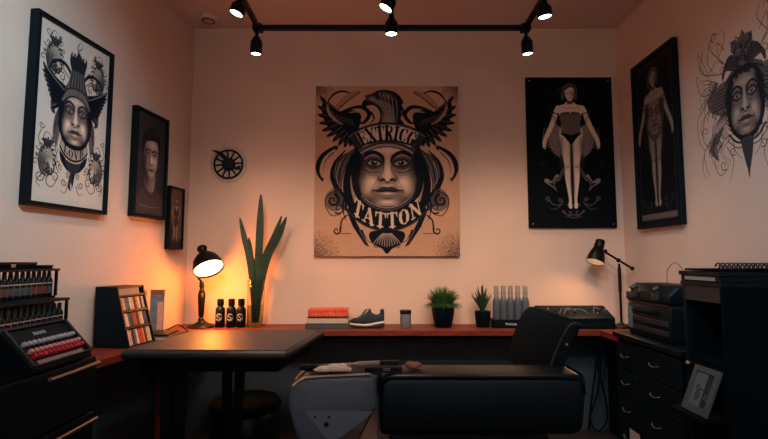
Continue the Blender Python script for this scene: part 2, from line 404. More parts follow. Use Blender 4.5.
def draw_central():
    cv = Cv(144, 171, 2.4, (180, 140, 116)); cx = 72.
    # aged paper and stippled corners
    for _ in range(40): cv.blob(RNG.uniform(0, 144), RNG.uniform(0, 171), RNG.uniform(8, 26), RNG.uniform(8, 26), (170, 128, 104) if RNG.random() < .5 else (190, 150, 124), .35)
    for (x, y, r) in ((0, 0, 20), (144, 0, 22), (0, 171, 27), (144, 171, 27)):
        d = np.hypot(cv.X-x, cv.Y-y)+RNG.normal(0, 1, cv.X.shape); m = (RNG.random(cv.X.shape) < np.clip(1.02-d/r, 0, .85)).astype(float)
        cv.over((slice(None), slice(None)), m*.8, INK)
    cv.mx = cx
    # flowing hair / ring
    cv.poly([(47, 58), (37, 70), (30, 86), (28, 104), (33, 122), (44, 133), (40, 120), (36, 104), (37, 88), (43, 72), (50, 62)], INK, 4)
    cv.poly([(31, 68), (23, 80), (19, 94), (22, 106), (29, 116), (27, 104), (27, 90)], (44, 46, 54), 4)
    for k in range(14):
        cv.stroke([(44-k*1.2, 60+k*.9), (33-k*1.1, 76), (26-k*.7, 92), (26-k*.2, 108), (31, 122-k*.8)], .7, (150, 122, 106) if k % 2 else INK, .3)
    for k in range(9):
        cv.stroke([(44-k*.6, 58+k*1.2), (34-k*1.5, 74), (27.5-k*1.2, 92), (26-k*.7, 110), (32-k*.5, 126)], 1.5, (INK, MID, (60, 58, 66))[k % 3], .8)
    cv.stroke([(46, 62), (35, 80), (31, 98), (35, 116), (46, 128), (60, 134), (72, 135)], 2.2, INK, 3.4)
    cv.stroke([(49, 66), (39, 82), (36, 100), (41, 116), (52, 125), (72, 130)], 1.2, (150, 126, 112), 1.2)
    cv.stroke([(51, 66), (42, 82), (39.5, 100), (44, 114), (54, 122)], 1.6, INK)
    for k in range(11):         # little spikes inside the ring
        a = PI*(.98-.046*k*1.0); x, y = 72+31*math.cos(a), 95+27*math.sin(a)
        cv.poly([(x-2.4, y-2), (72+(x-72)*.78, 95+(y-95)*.8), (x+2, y+2.6)], INK)
    # side scrolls
    cv.stroke([(30, 66), (20, 78), (17, 92), (22, 104), (29, 112), (32, 124)], 1.2, INK, 1, mid=4.6)
    cv.stroke([(25, 78), (21, 92), (26, 104)], 1, (130, 112, 104), .6)
    cv.poly([(20, 104), (13, 108), (10, 116), (13, 124), (20, 127), (27, 124), (28, 116), (25, 108)], (70, 66, 70), 4, .75)
    for k in range(6): cv.stroke([(22, 106+k*2.4), (17, 109+k*2.4), (13, 113+k*2)], .8, INK, .3)
    cv.spiral(18, 116, 6.5, -1.2, 1.25, 3, INK, 1.2); cv.spiral(24, 124, 5.5, 2.2, -1.3, 1.8, INK, .7)
    cv.stroke([(22, 106), (12, 112), (11, 122), (17, 131), (25, 130)], 1.2, INK, .8); cv.stroke([(30, 112), (28, 124), (31, 136)], 2.4, INK, .6)
    cv.spiral(22, 146, 4.2, -.6, 1.2, 1.9, INK, .8); cv.stroke([(26, 145), (27, 136), (32, 131)], 1.6, INK); cv.stroke([(26, 149), (36, 149)], .7, INK)
    feather(cv, [(22, 62), (9, 72), (4, 84), (8, 97)], 8, INK, INK, False); feather(cv, [(20, 65), (10.5, 74), (6.4, 86), (8, 94)], 4.2, (176, 136, 112), None, False); cv.stroke([(18, 68), (10, 77), (8.6, 88)], 1.2, INK, .4)
    cv.stroke([(22, 62), (27, 56)], 1, INK)
    cv.mx = None
    draw_crest(cv, cx)
    draw_face(cv, cx+.6, 89, 1.1)
    # helmet band
    def band(r0, r1, a0, a1, y0, n=24):
        A = [a0+(a1-a0)*k/n for k in range(n+1)]
        return [(cx+r1*math.sin(a), y0-r1*math.cos(a)) for a in A]+[(cx+r0*math.sin(a), y0-r0*math.cos(a)) for a in A[::-1]]
    Y0 = 104.; cv.poly(band(45, 67, -.67, .67, Y0), INK); cv.poly(band(46.5, 65.5, -.64, .64, Y0), (84, 80, 86)); cv.poly(band(48, 64, -.53, .53, Y0), (204, 184, 172))
    for sg in (-1, 1): cv.poly([(cx+sg*r*math.sin(a), Y0-r*math.cos(a)) for r, a in ((48, .52), (64, .52), (64, .64), (48, .64))], (36, 40, 50))
    cv.stroke([(cx+44*math.sin(a), Y0-44*math.cos(a)) for a in np.linspace(-.62, .62, 13)], 2.2, (140, 122, 114), 2.2)
    cv.stroke([(cx+42*math.sin(a), Y0-42*math.cos(a)) for a in np.linspace(-.6, .6, 13)], 1.2, INK)
    for k in range(60):
        a = RNG.uniform(-.52, .52); r = RNG.uniform(48.5, 63); cv.stroke([(cx+r*math.sin(a), Y0-r*math.cos(a)), (cx+r*math.sin(a+.07), Y0-r*math.cos(a+.07))], .35, (150, 134, 126), n=1)
    def fn(t):
        a = -.525+1.05*t; return ((cx+49.6*math.sin(a), Y0-49.6*math.cos(a)), (math.sin(a), -math.cos(a)))
    arc_text(cv, 'EXTRICG', fn, 13.4, 14.6, (4, 8, 14), .06)
    cv.stroke([(48, 60), (60, 57), (72, 56), (84, 57), (96, 60)], 2, INK)
    # lower ribbon
    def rib(r0, r1, a0, a1, y0, k=1.):
        A = np.linspace(a0, a1, 30)
        return [(cx+r1*.88*math.sin(a), y0+r1*math.cos(a)) for a in A]+[(cx+r0*.88*math.sin(a), y0+r0*math.cos(a)) for a in A[::-1]]
    for sg in (-1, 1):
        f = lambda P: [(cx+sg*x, y) for x, y in P]
        cv.poly(f([(44, 118), (34, 142), (22, 160), (17.5, 162), (26, 146), (32, 134)]), INK); cv.poly(f([(30, 146), (19, 162), (24, 145)]), INK); cv.stroke(f([(27, 146), (21, 158)]), .8, (110, 96, 92), .2)
    Y1 = 86.
    cv.poly(rib(36, 61, -.86, .86, Y1), INK)
    for r, w_, c_ in ((37.4, 1.3, (136, 118, 110)), (39.8, .8, (96, 88, 90)), (60, .5, (70, 68, 74))): cv.stroke([(cx+r*.88*math.sin(a), Y1+r*math.cos(a)) for a in np.linspace(-.84, .84, 15)], w_, c_)
    for k in range(9): cv.spiral(cx-10+k*2.5, Y1+34.2, 1.2, 0, 1, .6, (150, 132, 122))
    def fn2(t):
        a = -.76+1.52*t; return ((cx+57*.88*math.sin(a), Y1+57*math.cos(a)), (-.34*math.sin(a), -1.))
    arc_text(cv, 'TATTON', fn2, 14, 14, (206, 178, 160), .05)
    # shell under the ribbon
    cv.poly([(54, 150), (60, 146), (84, 146), (90, 150), (87, 158), (81, 162), (77, 164), (72, 169), (67, 164), (63, 162), (57, 158)], INK, 4)
    for k in range(-5, 6): cv.stroke([(cx+k*.9, 149), (cx+k*2.1, 155), (cx+k*2.6, 162-abs(k)*.7)], .7, (168, 144, 130), .5)
    cv.mx = cx; cv.stroke([(50, 150), (53, 156), (58, 158)], .7, INK); cv.spiral(61, 160, 3, 0, 1, .8, INK); cv.mx = None
    cv.grain(.07); return cv

def scroll_spray(cv, x, y, s, fl=1, ink=INK, up=1):
    """feathery ornamental spray with curls"""
    f = lambda P: [(x+fl*px*s, y+up*py*s) for px, py in P]
    for k in range(8):
        rx, ry_ = 1.6+1.0*k, 2.6+1.5*k; a0 = .5+.16*k
        cv.stroke(f([(-.5+rx*math.cos(a), 1+ry_*math.sin(a)) for a in np.linspace(a0, a0+5.1, 12)]), 1.5*s if k % 2 else .9*s, ink, .35*s)
    for k in range(10):
        a = -2.6+.42*k; cv.stroke(f([(7*math.cos(a), 10.5*math.sin(a)), (9.6*math.cos(a+.18), 14*math.sin(a+.18)), (10.4*math.cos(a+.42), 14.6*math.sin(a+.42))]), 1.7*s, ink, .3*s)
    cv.blob(*f([(-.5, 1)])[0], 5*s, 8*s, ink, .55)
    for k in range(5): feather(cv, f([(-1, -10), (-4+k*2, -15), (-7+k*3.4, -19+abs(k-2)*1.5)]), 2.4*s, (60, 60, 66), ink, False)
    for k in range(5): cv.stroke(f([(-3+k*1.4, 9-k), (2+k*.9, 13), (7+k*.5, 10-k*2.4)]), .9*s, ink, .4*s)
    for (a, b, r, a0, tn) in ((6, -14, 5, 1.2, 1.2), (-8, -10, 4.4, 2.8, -1.1), (-7, 15, 5, 0, 1.3), (9, 14, 4.6, -2, 1.1), (12, 2, 3.4, 2, 1.1), (-12, 4, 3.4, 0, -1.1)): cv.spiral(x+fl*a*s, y+up*b*s, r*s, a0 if fl > 0 else PI-a0, tn*fl, 1*s, ink, .5*s)
    cv.stroke(f([(-2, -11), (-5, -18), (-2, -23), (2, -21)]), 1*s, ink, .5*s); cv.stroke(f([(2, 12), (0, 19), (5, 23), (10, 19), (11, 14)]), 1*s, ink, .5*s); cv.stroke(f([(-4, 12), (-10, 20), (-6, 24)]), .9*s, ink, .5*s)
    cv.blob(*f([(5, -19)])[0], 2*s, 2.4*s, ink, .9, 0, 2); cv.blob(*f([(-11, -2)])[0], 1.6*s, 2*s, ink, .9, 0, 2)

def draw_left_print():
    W, H = 94, 168; cv = Cv(W, H, 2.5, (198, 184, 174)); cx = 50.
    for x, y, fl, up in ((20, 31, 1, 1), (78, 31, -1, 1), (18, 128, 1, 1), (81, 128, -1, 1)): scroll_spray(cv, x, y, 1.08, fl, INK, up)
    cv.spiral(12, 9, 4, 0, 1, .8, INK); cv.spiral(30, 22, 3, 2, 1.2, .7, INK); cv.spiral(69, 22, 3, 1, -1.2, .7, INK)
    cv.mx = cx
    # wings spread sideways
    for k in range(10):
        feather(cv, [(36-k*.3, 60+k*1.2), (22-k*.1, 55+k*2.6), (6+k*2.0, 47+k*4.1)], 5.4, INK, None, False); cv.stroke([(30-k*.6, 60+k*1.6), (20-k*.2, 56+k*2.6), (10+k*1.6, 50+k*3.6)], .6, (126, 116, 112), .2)
    cv.poly([(40, 56), (26, 50), (14, 44), (7, 40), (10, 48), (22, 58), (34, 68), (40, 66)], INK, 4)
    cv.stroke([(9, 42), (20, 50), (34, 58)], .9, (140, 128, 120), .6)
    cv.stroke([(14, 44), (20, 34), (32, 32), (41, 40), (42, 52)], 1.2, INK, 1, mid=3.6); cv.stroke([(22, 44), (30, 38), (38, 44)], 1, INK, 1)
    # long hair
    for k in range(9): cv.stroke([(38-k*.9, 72), (31-k*.8, 86), (30-k*.9, 102), (27-k*.2, 118-k*1.4)], 1.5, (INK, MID, (60, 58, 66))[k % 3], .5)
    cv.mx = None
    # tall feathered hat
    cv.poly([(35, 60), (38, 48), (41, 36), (40, 28), (46, 20), (50, 14), (55, 20), (60, 28), (59, 36), (62, 48), (65, 60)], (62, 62, 70), 3)
    for k in range(12): cv.stroke([(38+k*2.1, 56), (40+k*1.8, 44), (42+k*1.45, 31+abs(k-5.5)*.5)], .9, INK if k % 2 else (118, 108, 104), .4)
    for k in range(11): feather(cv, [(42+k*1.5, 34), (40+k*2, 26-(k % 3)*2), (41+k*1.9, 17+(k % 2)*4)], 2.4, (34, 38, 46), INK, False)
    cv.stroke([(50, 18), (48, 9), (52, 3)], 1.8, INK, .4); cv.stroke([(50, 12), (54, 8), (53, 4)], 1.2, INK, .4)
    draw_face(cv, cx, 83, .66, ry=1.26)
    cv.poly([(31, 66), (38, 55), (50, 52), (62, 55), (69, 66), (66, 69), (59, 61), (50, 59), (41, 61), (34, 69)], (98, 92, 92), 3); cv.stroke([(31, 66), (38, 55), (50, 52), (62, 55), (69, 66)], 1.4, INK); cv.stroke([(33, 69.5), (41, 62), (50, 60), (59, 62), (67, 69.5)], 1.6, INK)
    # collar with lettering
    A = np.linspace(-.85, .85, 17); yc = 90.
    cv.poly([(cx+25*math.sin(a), yc+35*math.cos(a)) for a in A]+[(cx+22*math.sin(a), yc+18*math.cos(a)) for a in A[::-1]], INK)
    cv.poly([(cx+23.6*math.sin(a), yc+32.6*math.cos(a)) for a in A]+[(cx+22.6*math.sin(a), yc+23*math.cos(a)) for a in A[::-1]], (158, 146, 138))
    arc_text(cv, 'LOVB', lambda t: ((cx+22*math.sin(-.62+1.24*t), yc+31.4*math.cos(-.62+1.24*t)), (0, -1)), 7.4, 8.6, INK, .12)
    cv.poly([(32, 116), (41, 124), (50, 126), (59, 124), (68, 116), (66, 126), (58, 134), (53, 137), (50, 152), (47, 137), (42, 134), (34, 126)], INK, 2)
    for k in range(7): cv.stroke([(40+k*3.2, 124), (43+k*2.3, 131), (47+k, 137)], .7, (92, 88, 90), .3)
    for k in range(5): feather(cv, [(50, 134+k*2), (47-k*.4, 140+k*2), (46+k*.6, 147+k*1.6)], 2.2, (50, 52, 58), INK, False)
    cv.mx = cx
    cv.spiral(39, 146, 4, 0, 1.2, .9, INK); cv.spiral(43, 138, 3, 2, -1.2, .8, INK); cv.stroke([(45, 148), (41, 156), (35, 154)], .9, INK, .4); cv.stroke([(30, 116), (27, 128), (32, 138)], .9, INK); cv.spiral(34, 132, 3, 1, 1.1, .8, INK)
    cv.stroke([(30, 90), (25, 96), (27, 104)], .8, INK, .4); cv.spiral(10, 98, 3.4, 0, 1.2, .8, INK); cv.stroke([(10, 102), (7, 110), (10, 116)], .8, INK)
    cv.mx = None
    cv.grain(.05); return cv

def draw_figure(cv, cx, y0, s, skin, shade, ink, corset=True, face_on_belly=False):
    """standing performer in a bustier, arms lowered outwards; drawn in units of the panel"""
    f = lambda P: [(cx+x*s, y0+y*s) for x, y in P]
    cv.mx = cx
    # legs
    cv.poly(f([(-.4, 62), (-10.5, 52), (-12, 61), (-10.6, 74), (-7.6, 90), (-7.4, 97), (-7.2, 104), (-5, 118), (-4, 126), (-5, 131), (-3.4, 134), (-1, 132.4), (-1.2, 122), (-1.6, 106), (-1.6, 96), (-1.2, 88), (-.4, 76)]), skin, 3)
    cv.blob(*f([(-10.5, 72)])[0], 2.6*s, 16*s, shade, .8); cv.blob(*f([(-1, 80)])[0], 1.6*s, 20*s, shade, .9); cv.blob(*f([(-5, 92)])[0], 3*s, 2*s, shade, .6); cv.blob(*f([(-1.5, 112)])[0], 1.4*s, 14*s, shade, .7)
    cv.stroke(f([(-.2, 64), (-.5, 80), (-.6, 104), (-1, 130)]), .9*s, ink)
    # torso
    cv.poly(f([(0, 27), (-7, 28.5), (-14, 30), (-15, 34), (-11.5, 38), (-10, 44), (-8.8, 50), (-10.5, 56), (-12, 60), (-6, 64), (0, 66)]), skin, 3)
    # arms
    cv.poly(f([(-12, 29.5), (-15.5, 32), (-19, 42), (-23, 52), (-27, 60), (-29.5, 68), (-28, 73), (-26, 70), (-24.6, 65), (-22, 60), (-17, 50), (-13.5, 40)]), skin, 3)
    cv.blob(*f([(-17, 42)])[0], 2*s, 8*s, shade, .6, -.4)
    for k in range(3): cv.stroke(f([(-28.6+k*1.2, 66+k*.6), (-29+k*1.2, 73+k*.6)]), .9*s, skin, .5*s)
    cv.stroke(f([(-19, 36), (-13.5, 38)]), 1.2*s, ink)
    cv.blob(*f([(-9, 52)])[0], 2*s, 9*s, shade, .7)
    if corset:
        cv.poly(f([(0, 38), (-4, 36), (-9.5, 37), (-10.6, 40), (-9.6, 45), (-8.6, 50), (-10, 57), (-6, 60), (0, 61)]), (70, 68, 70), 3)
        for k in range(6): cv.stroke(f([(-1-k*1.6, 38.5), (-.9-k*1.45, 50), (-1-k*1.7, 58.5)]), .5*s, (132, 122, 114))
        for k in range(8): cv.stroke(f([(-9.5, 41+k*2.2), (0, 42.4+k*2.2)]), .35*s, (112, 104, 100))
    cv.poly(f([(-11, 57.5), (0, 60.5), (0, 70), (-3, 66.5), (-7, 61.5)]), ink, 2)
    cv.mx = None
    cv.poly(f([(-2.4, 22), (2.4, 22), (3.2, 28), (-3.2, 28)]), shade, 1)
    cv.stroke(f([(-8, 31), (-2, 32.5), (0, 31), (2, 32.5), (8, 31)]), .4*s, shade)
    # head and bobbed hair
    cv.poly(f([(-8.6, 24), (-9, 15), (-6, 9), (0, 6), (6, 8.5), (8, 15), (6.4, 24), (4, 20), (0, 12), (-5, 20)]), (74, 70, 72), 4)
    cv.poly(f([(-4.4, 12), (0, 10), (4.4, 12), (4.8, 17), (3, 22.4), (0, 24.6), (-3, 22.4), (-4.8, 17)]), skin, 3)
    cv.blob(*f([(3.4, 18)])[0], 2.6*s, 6*s, shade, .7)
    cv.stroke(f([(-5, 13), (-1, 10), (4, 9.8), (6, 16)]), 2*s, (66, 62, 64))
    for sg in (-1, 1): cv.blob(*f([(sg*2.1, 16)])[0], 1.1*s, .6*s, ink, 1, 0, 2)
    cv.blob(*f([(0, 21.2)])[0], 1.3*s, .5*s, ink, .9, 0, 2); cv.blob(*f([(0, 18.8)])[0], .7*s, .5*s, shade, .9)

def faint_scroll(cv, x, y, s, fl, col, w=.5):
    f = lambda P: [(x+fl*a*s, y+b*s) for a, b in P]
    cv.stroke(f([(0, 0), (6, 3), (12, 1), (15, -3)]), w, col); cv.spiral(x+fl*17*s, y-4*s, 3*s, 2, 1.2*fl, w, col); cv.spiral(x+fl*3*s, y-3*s, 2.6*s, 0, -1.2*fl, w, col)
    cv.stroke(f([(2, 2), (8, 7), (14, 6)]), w, col, w*.5); cv.stroke(f([(-3, 2), (-8, 4), (-12, 1)]), w, col, w*.5)

def draw_pinup():
    cv = Cv(88, 153, 2.4, (1, 9, 16)); cx = 44.5; cv.mx = cx
    skin, shade, ink = (216, 194, 178), (84, 78, 76), (1, 9, 16)
    for k in range(12):         # ruffled bustle fans
        a = -.62+.17*k; x1, y1 = 36.5-17*math.cos(a), 61+23*math.sin(a)
        feather(cv, [(37.5, 55+k*1.0), ((37+x1)/2-1, (57+k+y1)/2-1), (x1, y1)], 4.6, (138, 130, 124), (26, 28, 34), True)
        for q in (.35, .55, .75): cv.stroke([(37.5+(x1-37.5)*q-.9, 56+k+(y1-56-k)*q), (37.5+(x1-37.5)*q+1, 56+k+(y1-56-k)*q+1.2)], .5, (60, 58, 60), n=1)
    for k in range(5): cv.stroke([(30-k*3.2, 47+k*1.5), (28-k*3, 60+k), (31-k*2.4, 74-k*.4)], .5, (126, 116, 108))
    # crossed bones with boots
    cv.stroke([(38, 92), (30, 105)], 2.6, (120, 110, 104)); cv.stroke([(38, 92), (30, 105)], 1.4, (24, 28, 36))
    cv.poly([(31, 102), (26, 110), (28.5, 117), (25, 113), (17, 108), (16, 105), (19, 104), (24, 107), (28, 100)], (128, 118, 110), 2)
    cv.poly([(29.6, 103.5), (25.6, 109), (26.4, 113), (18.6, 107), (24, 108.6), (28.6, 102.4)], (24, 28, 36), 2)
    cv.mx = None
    draw_figure(cv, cx, 0., 1.0, skin, shade, ink)
    for fl in (-1, 1):
        faint_scroll(cv, cx+fl*10, 128, .95, fl, (92, 88, 88), .6); faint_scroll(cv, cx+fl*10, 14, .9, fl, (44, 46, 52), .6); faint_scroll(cv, cx+fl*2, 139, .5, fl, (84, 80, 82), .55); cv.spiral(cx+fl*30, 89, 3, 0, 1, .6, (44, 46, 52))
    cv.stroke([(34, 136), (40, 142), (44.5, 143.5), (49, 142), (55, 136)], .6, (84, 80, 82))
    cv.grain(.09); return cv

def draw_right_figure():
    cv = Cv(60, 142, 2.2, (14, 19, 26)); cx = 30.; skin, shade, ink = (136, 126, 120), (62, 60, 62), (18, 21, 28)
    cv.stroke([(3, 3), (57, 3), (57, 139), (3, 139)], .5, (70, 68, 70), None, 1, closed=True)
    cv.poly([(3, 134), (57, 134), (57, 138.6), (3, 138.6)], (92, 84, 80))
    draw_figure(cv, cx, 2., .94, skin, shade, ink, False)
    cv.poly([(17, 38), (43, 38), (45, 46), (43, 60), (36, 70), (30, 72), (24, 70), (17, 60), (15, 46)], (70, 66, 66), 3)
    draw_face(cv, cx, 52, .46, (124, 112, 106), (18, 21, 28), False)
    for k in range(9): cv.stroke([(22+k*2, 70), (23+k*1.75, 80), (22+k*2, 90-(k % 3)*3)], .8, (70, 66, 66), .3)
    for fl in (-1, 1): faint_scroll(cv, cx+fl*9, 126, .8, fl, (60, 60, 64)); faint_scroll(cv, cx+fl*9, 60, .7, fl, (48, 50, 56))
    cv.grain(.1); return cv

def draw_portrait():
    cv = Cv(52, 104, 2.6, (40, 40, 48)); dk = (22, 24, 32)
    cv.blob(26, 40, 30, 50, (60, 58, 64), .7)
    cv.poly([(2, 104), (4, 86), (12, 78), (20, 74), (33, 74), (42, 78), (49, 87), (51, 104)], (66, 56, 60), 3)
    cv.poly([(18, 58), (34, 58), (35, 72), (31, 80), (23, 79), (17, 73)], (112, 100, 98), 2); cv.blob(20, 67, 5, 11, dk, .85); cv.blob(31, 74, 3, 6, (150, 134, 128), .5)
    cv.poly([(13.5, 42), (13, 32), (16, 24), (25, 20), (35, 23), (39, 31), (39, 45), (36.5, 55), (31, 63.5), (26, 65), (19.5, 60), (15, 52)], (132, 120, 116), 3)
    cv.blob(16, 47, 4.5, 17, dk, .9); cv.blob(19.5, 60, 4, 5, dk, .7); cv.blob(31.5, 47, 6.5, 7, (206, 186, 176), .8); cv.blob(29, 31, 8, 5, (190, 172, 164), .8); cv.blob(28, 61, 4, 2.4, (186, 168, 160), .7); cv.blob(39.5, 46, 2.4, 14, dk, .7)
    cv.poly([(12, 42), (10, 31), (12.6, 20), (19, 14), (30, 12.5), (38.6, 17), (42.5, 27), (41, 42), (39, 33), (36, 27), (31, 26), (24, 27), (17.5, 29), (15, 35)], dk, 3)
    for k in range(12): cv.stroke([(14+k*2.2, 20-abs(k-6)*.2), (15+k*2.1, 16), (17+k*2.0, 22)], .5, (60, 58, 64), .2)
    for x in (20.8, 32.4):
        cv.stroke([(x-4.4, 38.2), (x, 36.4), (x+4, 37.6)], 1.7, dk); cv.blob(x, 41.2, 4.2, 2.6, (60, 54, 58), .75); cv.poly([(x-3, 41.4), (x, 40), (x+3, 41.4), (x, 42.6)], (176, 164, 158), 2); cv.blob(x, 41.2, 1.5, 1.5, dk, 1, 0, 3); cv.stroke([(x-3.4, 41.2), (x, 39.5), (x+3.4, 41.2)], .9, dk)
    cv.stroke([(24.4, 40), (24.6, 46), (22.8, 50.4)], 1.2, (58, 52, 56)); cv.stroke([(22.8, 50.8), (26.6, 52.4), (30.4, 50.6)], 1.2, dk, op=.8); cv.blob(27, 46, 1.4, 4.4, (222, 204, 194), .9)
    cv.poly([(21.4, 57), (25, 55.6), (26.8, 56.2), (28.6, 55.6), (32.4, 57), (27, 59.8)], (96, 78, 78), 2); cv.stroke([(21.4, 57), (27, 57.2), (32.4, 57)], .8, dk); cv.blob(27, 61.2, 3.4, .8, dk, .6)
    cv.stroke([(16, 78), (26, 85), (37, 78)], .9, dk); cv.stroke([(9, 94), (26, 96), (45, 94)], .5, (120, 108, 106))
    cv.grain(.06); return cv

def draw_small():
    cv = Cv(28, 66, 2.4, (92, 70, 62))
    cv.blob(14, 24, 12, 26, (120, 92, 78), .7); cv.poly([(0, 56), (28, 56), (28, 66), (0, 66)], (48, 38, 40)); cv.poly([(0, 40), (6, 38), (9, 50), (8, 57), (0, 57)], (44, 36, 40), 2)
    cv.blob(15, 12, 3, 3.6, (44, 36, 38), 1, 0, 3); cv.blob(15.6, 13.4, 1.8, 2.4, (176, 132, 108), 1, 0, 3)
    cv.poly([(11, 18), (19, 18), (21, 28), (18, 33), (20, 42), (10, 42), (12, 33), (9.6, 28)], (58, 46, 50), 2); cv.poly([(12, 19), (18, 19), (16, 26)], (176, 132, 108), 1)
    cv.stroke([(11, 42), (12, 50), (10, 57)], 2.6, (150, 112, 92)); cv.stroke([(18, 42), (17, 50), (18, 57)], 2.6, (150, 112, 92)); cv.stroke([(10, 20), (7, 27), (11, 32)], 1.6, (160, 120, 98)); cv.stroke([(20, 20), (23, 27), (19, 32)], 1.6, (160, 120, 98))
    cv.grain(.08); return cv

def draw_mural(wall):
    cv = Cv(76, 86, 4.6, wall, 0.); cx = 38.; cv.mx = cx; k2 = (34, 36, 42)
    # fine curling lines around the head
    for P in ([(26, 22), (16, 10), (18, 2), (23, 4)], [(22, 26), (8, 20), (5, 8), (9, 14), (14, 26)], [(18, 34), (6, 32), (3, 20), (8, 26)], [(14, 36), (3, 44), (2, 56), (7, 64), (9, 60)], [(16, 40), (8, 46), (6, 58), (12, 62), (14, 52)], [(20, 44), (14, 54), (16, 66), (22, 62), (18, 54)], [(12, 60), (6, 66), (8, 76), (10, 79)], [(20, 64), (14, 72), (18, 80), (24, 76), (20, 70)], [(24, 66), (28, 74), (25, 84)], [(28, 62), (30, 70), (34, 74)], [(30, 60), (22, 62), (18, 70)], [(9, 8), (7, 16), (12, 24)], [(15, 6), (13, 16), (18, 24)], [(4, 40), (9, 36), (14, 38)], [(10, 48), (13, 44), (18, 46)]):
        cv.stroke(P, .55, k2, .3)
    for x, y, r, a, t in ((12, 66, 3, 0, 1.1), (19, 4, 2.4, 2, 1.2), (28, 69, 2.4, 1, 1.2), (16, 30, 3.4, 2, 1.2), (24, 24, 3, 0, 1.2), (8, 54, 3, 3, 1), (21, 75, 3, 1, 1.1)): cv.spiral(x, y, r, a, t, .6, k2, .35)
    for k in range(8):          # leaf sprays
        cv.stroke([(16+k*.6, 56+k*1.0), (11+k*.9, 60+k*.9), (9+k*1.3, 64+k*.5)], .8, (58, 58, 62), .3); cv.stroke([(20-k*.4, 30+k*.4), (13-k*.5, 26+k*1.8), (8, 24+k*2.8)], .7, (50, 52, 58), .3)
    for P in ([(24, 46), (10, 44), (4, 52), (9, 58)], [(26, 52), (17, 58), (12, 70), (17, 76)], [(22, 16), (27, 8), (25, 2)], [(26, 14), (21, 8), (22, 18), (27, 24)], [(10, 30), (5, 34), (7, 40)], [(6, 66), (4, 74), (7, 80)], [(26, 62), (20, 68), (26, 74)], [(14, 22), (20, 18), (26, 22)]): cv.stroke(P, .5, k2, .25)
    # dark ruffled wings beside the head
    cv.poly([(29, 33), (22, 31), (13, 35), (11, 41), (16, 46), (23, 49), (29, 46)], (40, 42, 48), 4, .9)
    for k in range(13): cv.stroke([(28-k*.3, 33+k*1.0), (20-k*.5, 34+k*1.0), (12+k*.5, 35.5+k*1.2)], .9, (24, 28, 36) if k % 2 else (88, 84, 86), .3)
    for k in range(10): cv.stroke([(27-k*.5, 47), (24-k, 54), (26-k*.9, 63-k*.4)], .55, (60, 58, 62), .3)
    for k in range(6): feather(cv, [(22-k, 55+k*1.4), (15, 60+k), (10+k*1.4, 66+k*1.2)], 2, (150, 124, 112), k2, True)
    cv.stroke([(26, 60), (31, 65), (38, 66.5)], 1.2, k2); cv.stroke([(25, 63), (31, 68), (37, 68)], .6, k2)
    cv.mx = None
    # ragged hat
    cv.poly([(25, 37), (25.5, 31), (30, 27.5), (32.5, 20), (30.5, 15), (33.5, 12), (36.5, 14), (39, 9), (42, 14), (45, 12), (45.5, 20), (45.5, 27), (50.5, 30), (51, 37), (45, 33.6), (38, 32.6), (31, 33.6)], (84, 80, 84), 2)
    for _ in range(130):
        x = RNG.uniform(31, 45); y = RNG.uniform(12, 31); cv.stroke([(x, y), (x+RNG.uniform(-2, 2), y+RNG.uniform(-2, 2))], .7, (26, 32, 38) if RNG.random() < .6 else (104, 98, 98), n=1)
    for sg in (-1, 1):
        for k in range(5): feather(cv, [(38+sg*3, 24+k), (38+sg*(8+k), 20+k*1.2), (38+sg*(12+k*.6), 23+k*1.8)], 2.2, (70, 68, 72), k2, False)
    cv.stroke([(25, 33), (31, 29.4), (38, 28), (45, 29.4), (51, 33)], .9, k2); cv.stroke([(25.4, 37), (31, 34), (38, 33), (45, 34), (50.6, 37)], .9, k2)
    draw_face(cv, cx, 46.6, .385, (178, 156, 144), (24, 28, 36), True, 1.32)
    for k in range(46):
        a = RNG.uniform(-2.6, 5.7); cv.stroke([(38+11.6*math.cos(a), 47+16*math.sin(a)), (38+13.4*math.cos(a+.1), 47+18.5*math.sin(a+.1)), (38+14.6*math.cos(a+.3), 47+20*math.sin(a+.3))], 1.1, (34, 37, 44), .25)
    cv.poly([(34, 65), (38, 64), (42, 65), (41, 72), (39, 80), (38, 85), (37, 80), (35, 72)], (72, 70, 76), 2)
    for k in range(6): cv.stroke([(34.6+k*1.4, 65), (35.4+k*1.1, 72), (37+k*.4, 79)], .6, (30, 34, 42), .3)
    return cv

def draw_note():
    cv = Cv(30, 36, 3, (92, 92, 95)); cv.poly([(19, 0), (30, 0), (30, 36), (19, 36)], (34, 38, 44))
    cv.mx = None
    for k in range(4): cv.stroke([(3+k*2, 8+k), (9, 3+k*2), (18, 7+k*2)], .5, (70, 70, 72))
    cv.spiral(9, 16, 4.5, 0, 1.3, 1.4, (36, 38, 44)); cv.spiral(10, 25, 4.8, 2, -1.4, 1.8, (34, 36, 42)); cv.stroke([(9, 20), (16, 18), (24, 19)], 2, (36, 38, 44), 1)
    cv.spiral(25, 24, 4, 0, 1.3, .8, (96, 94, 94)); cv.stroke([(22, 6), (26, 12), (24, 18)], .7, (84, 84, 86)); cv.stroke([(3, 31), (12, 33), (18, 30)], .6, (80, 80, 82))
    return cv
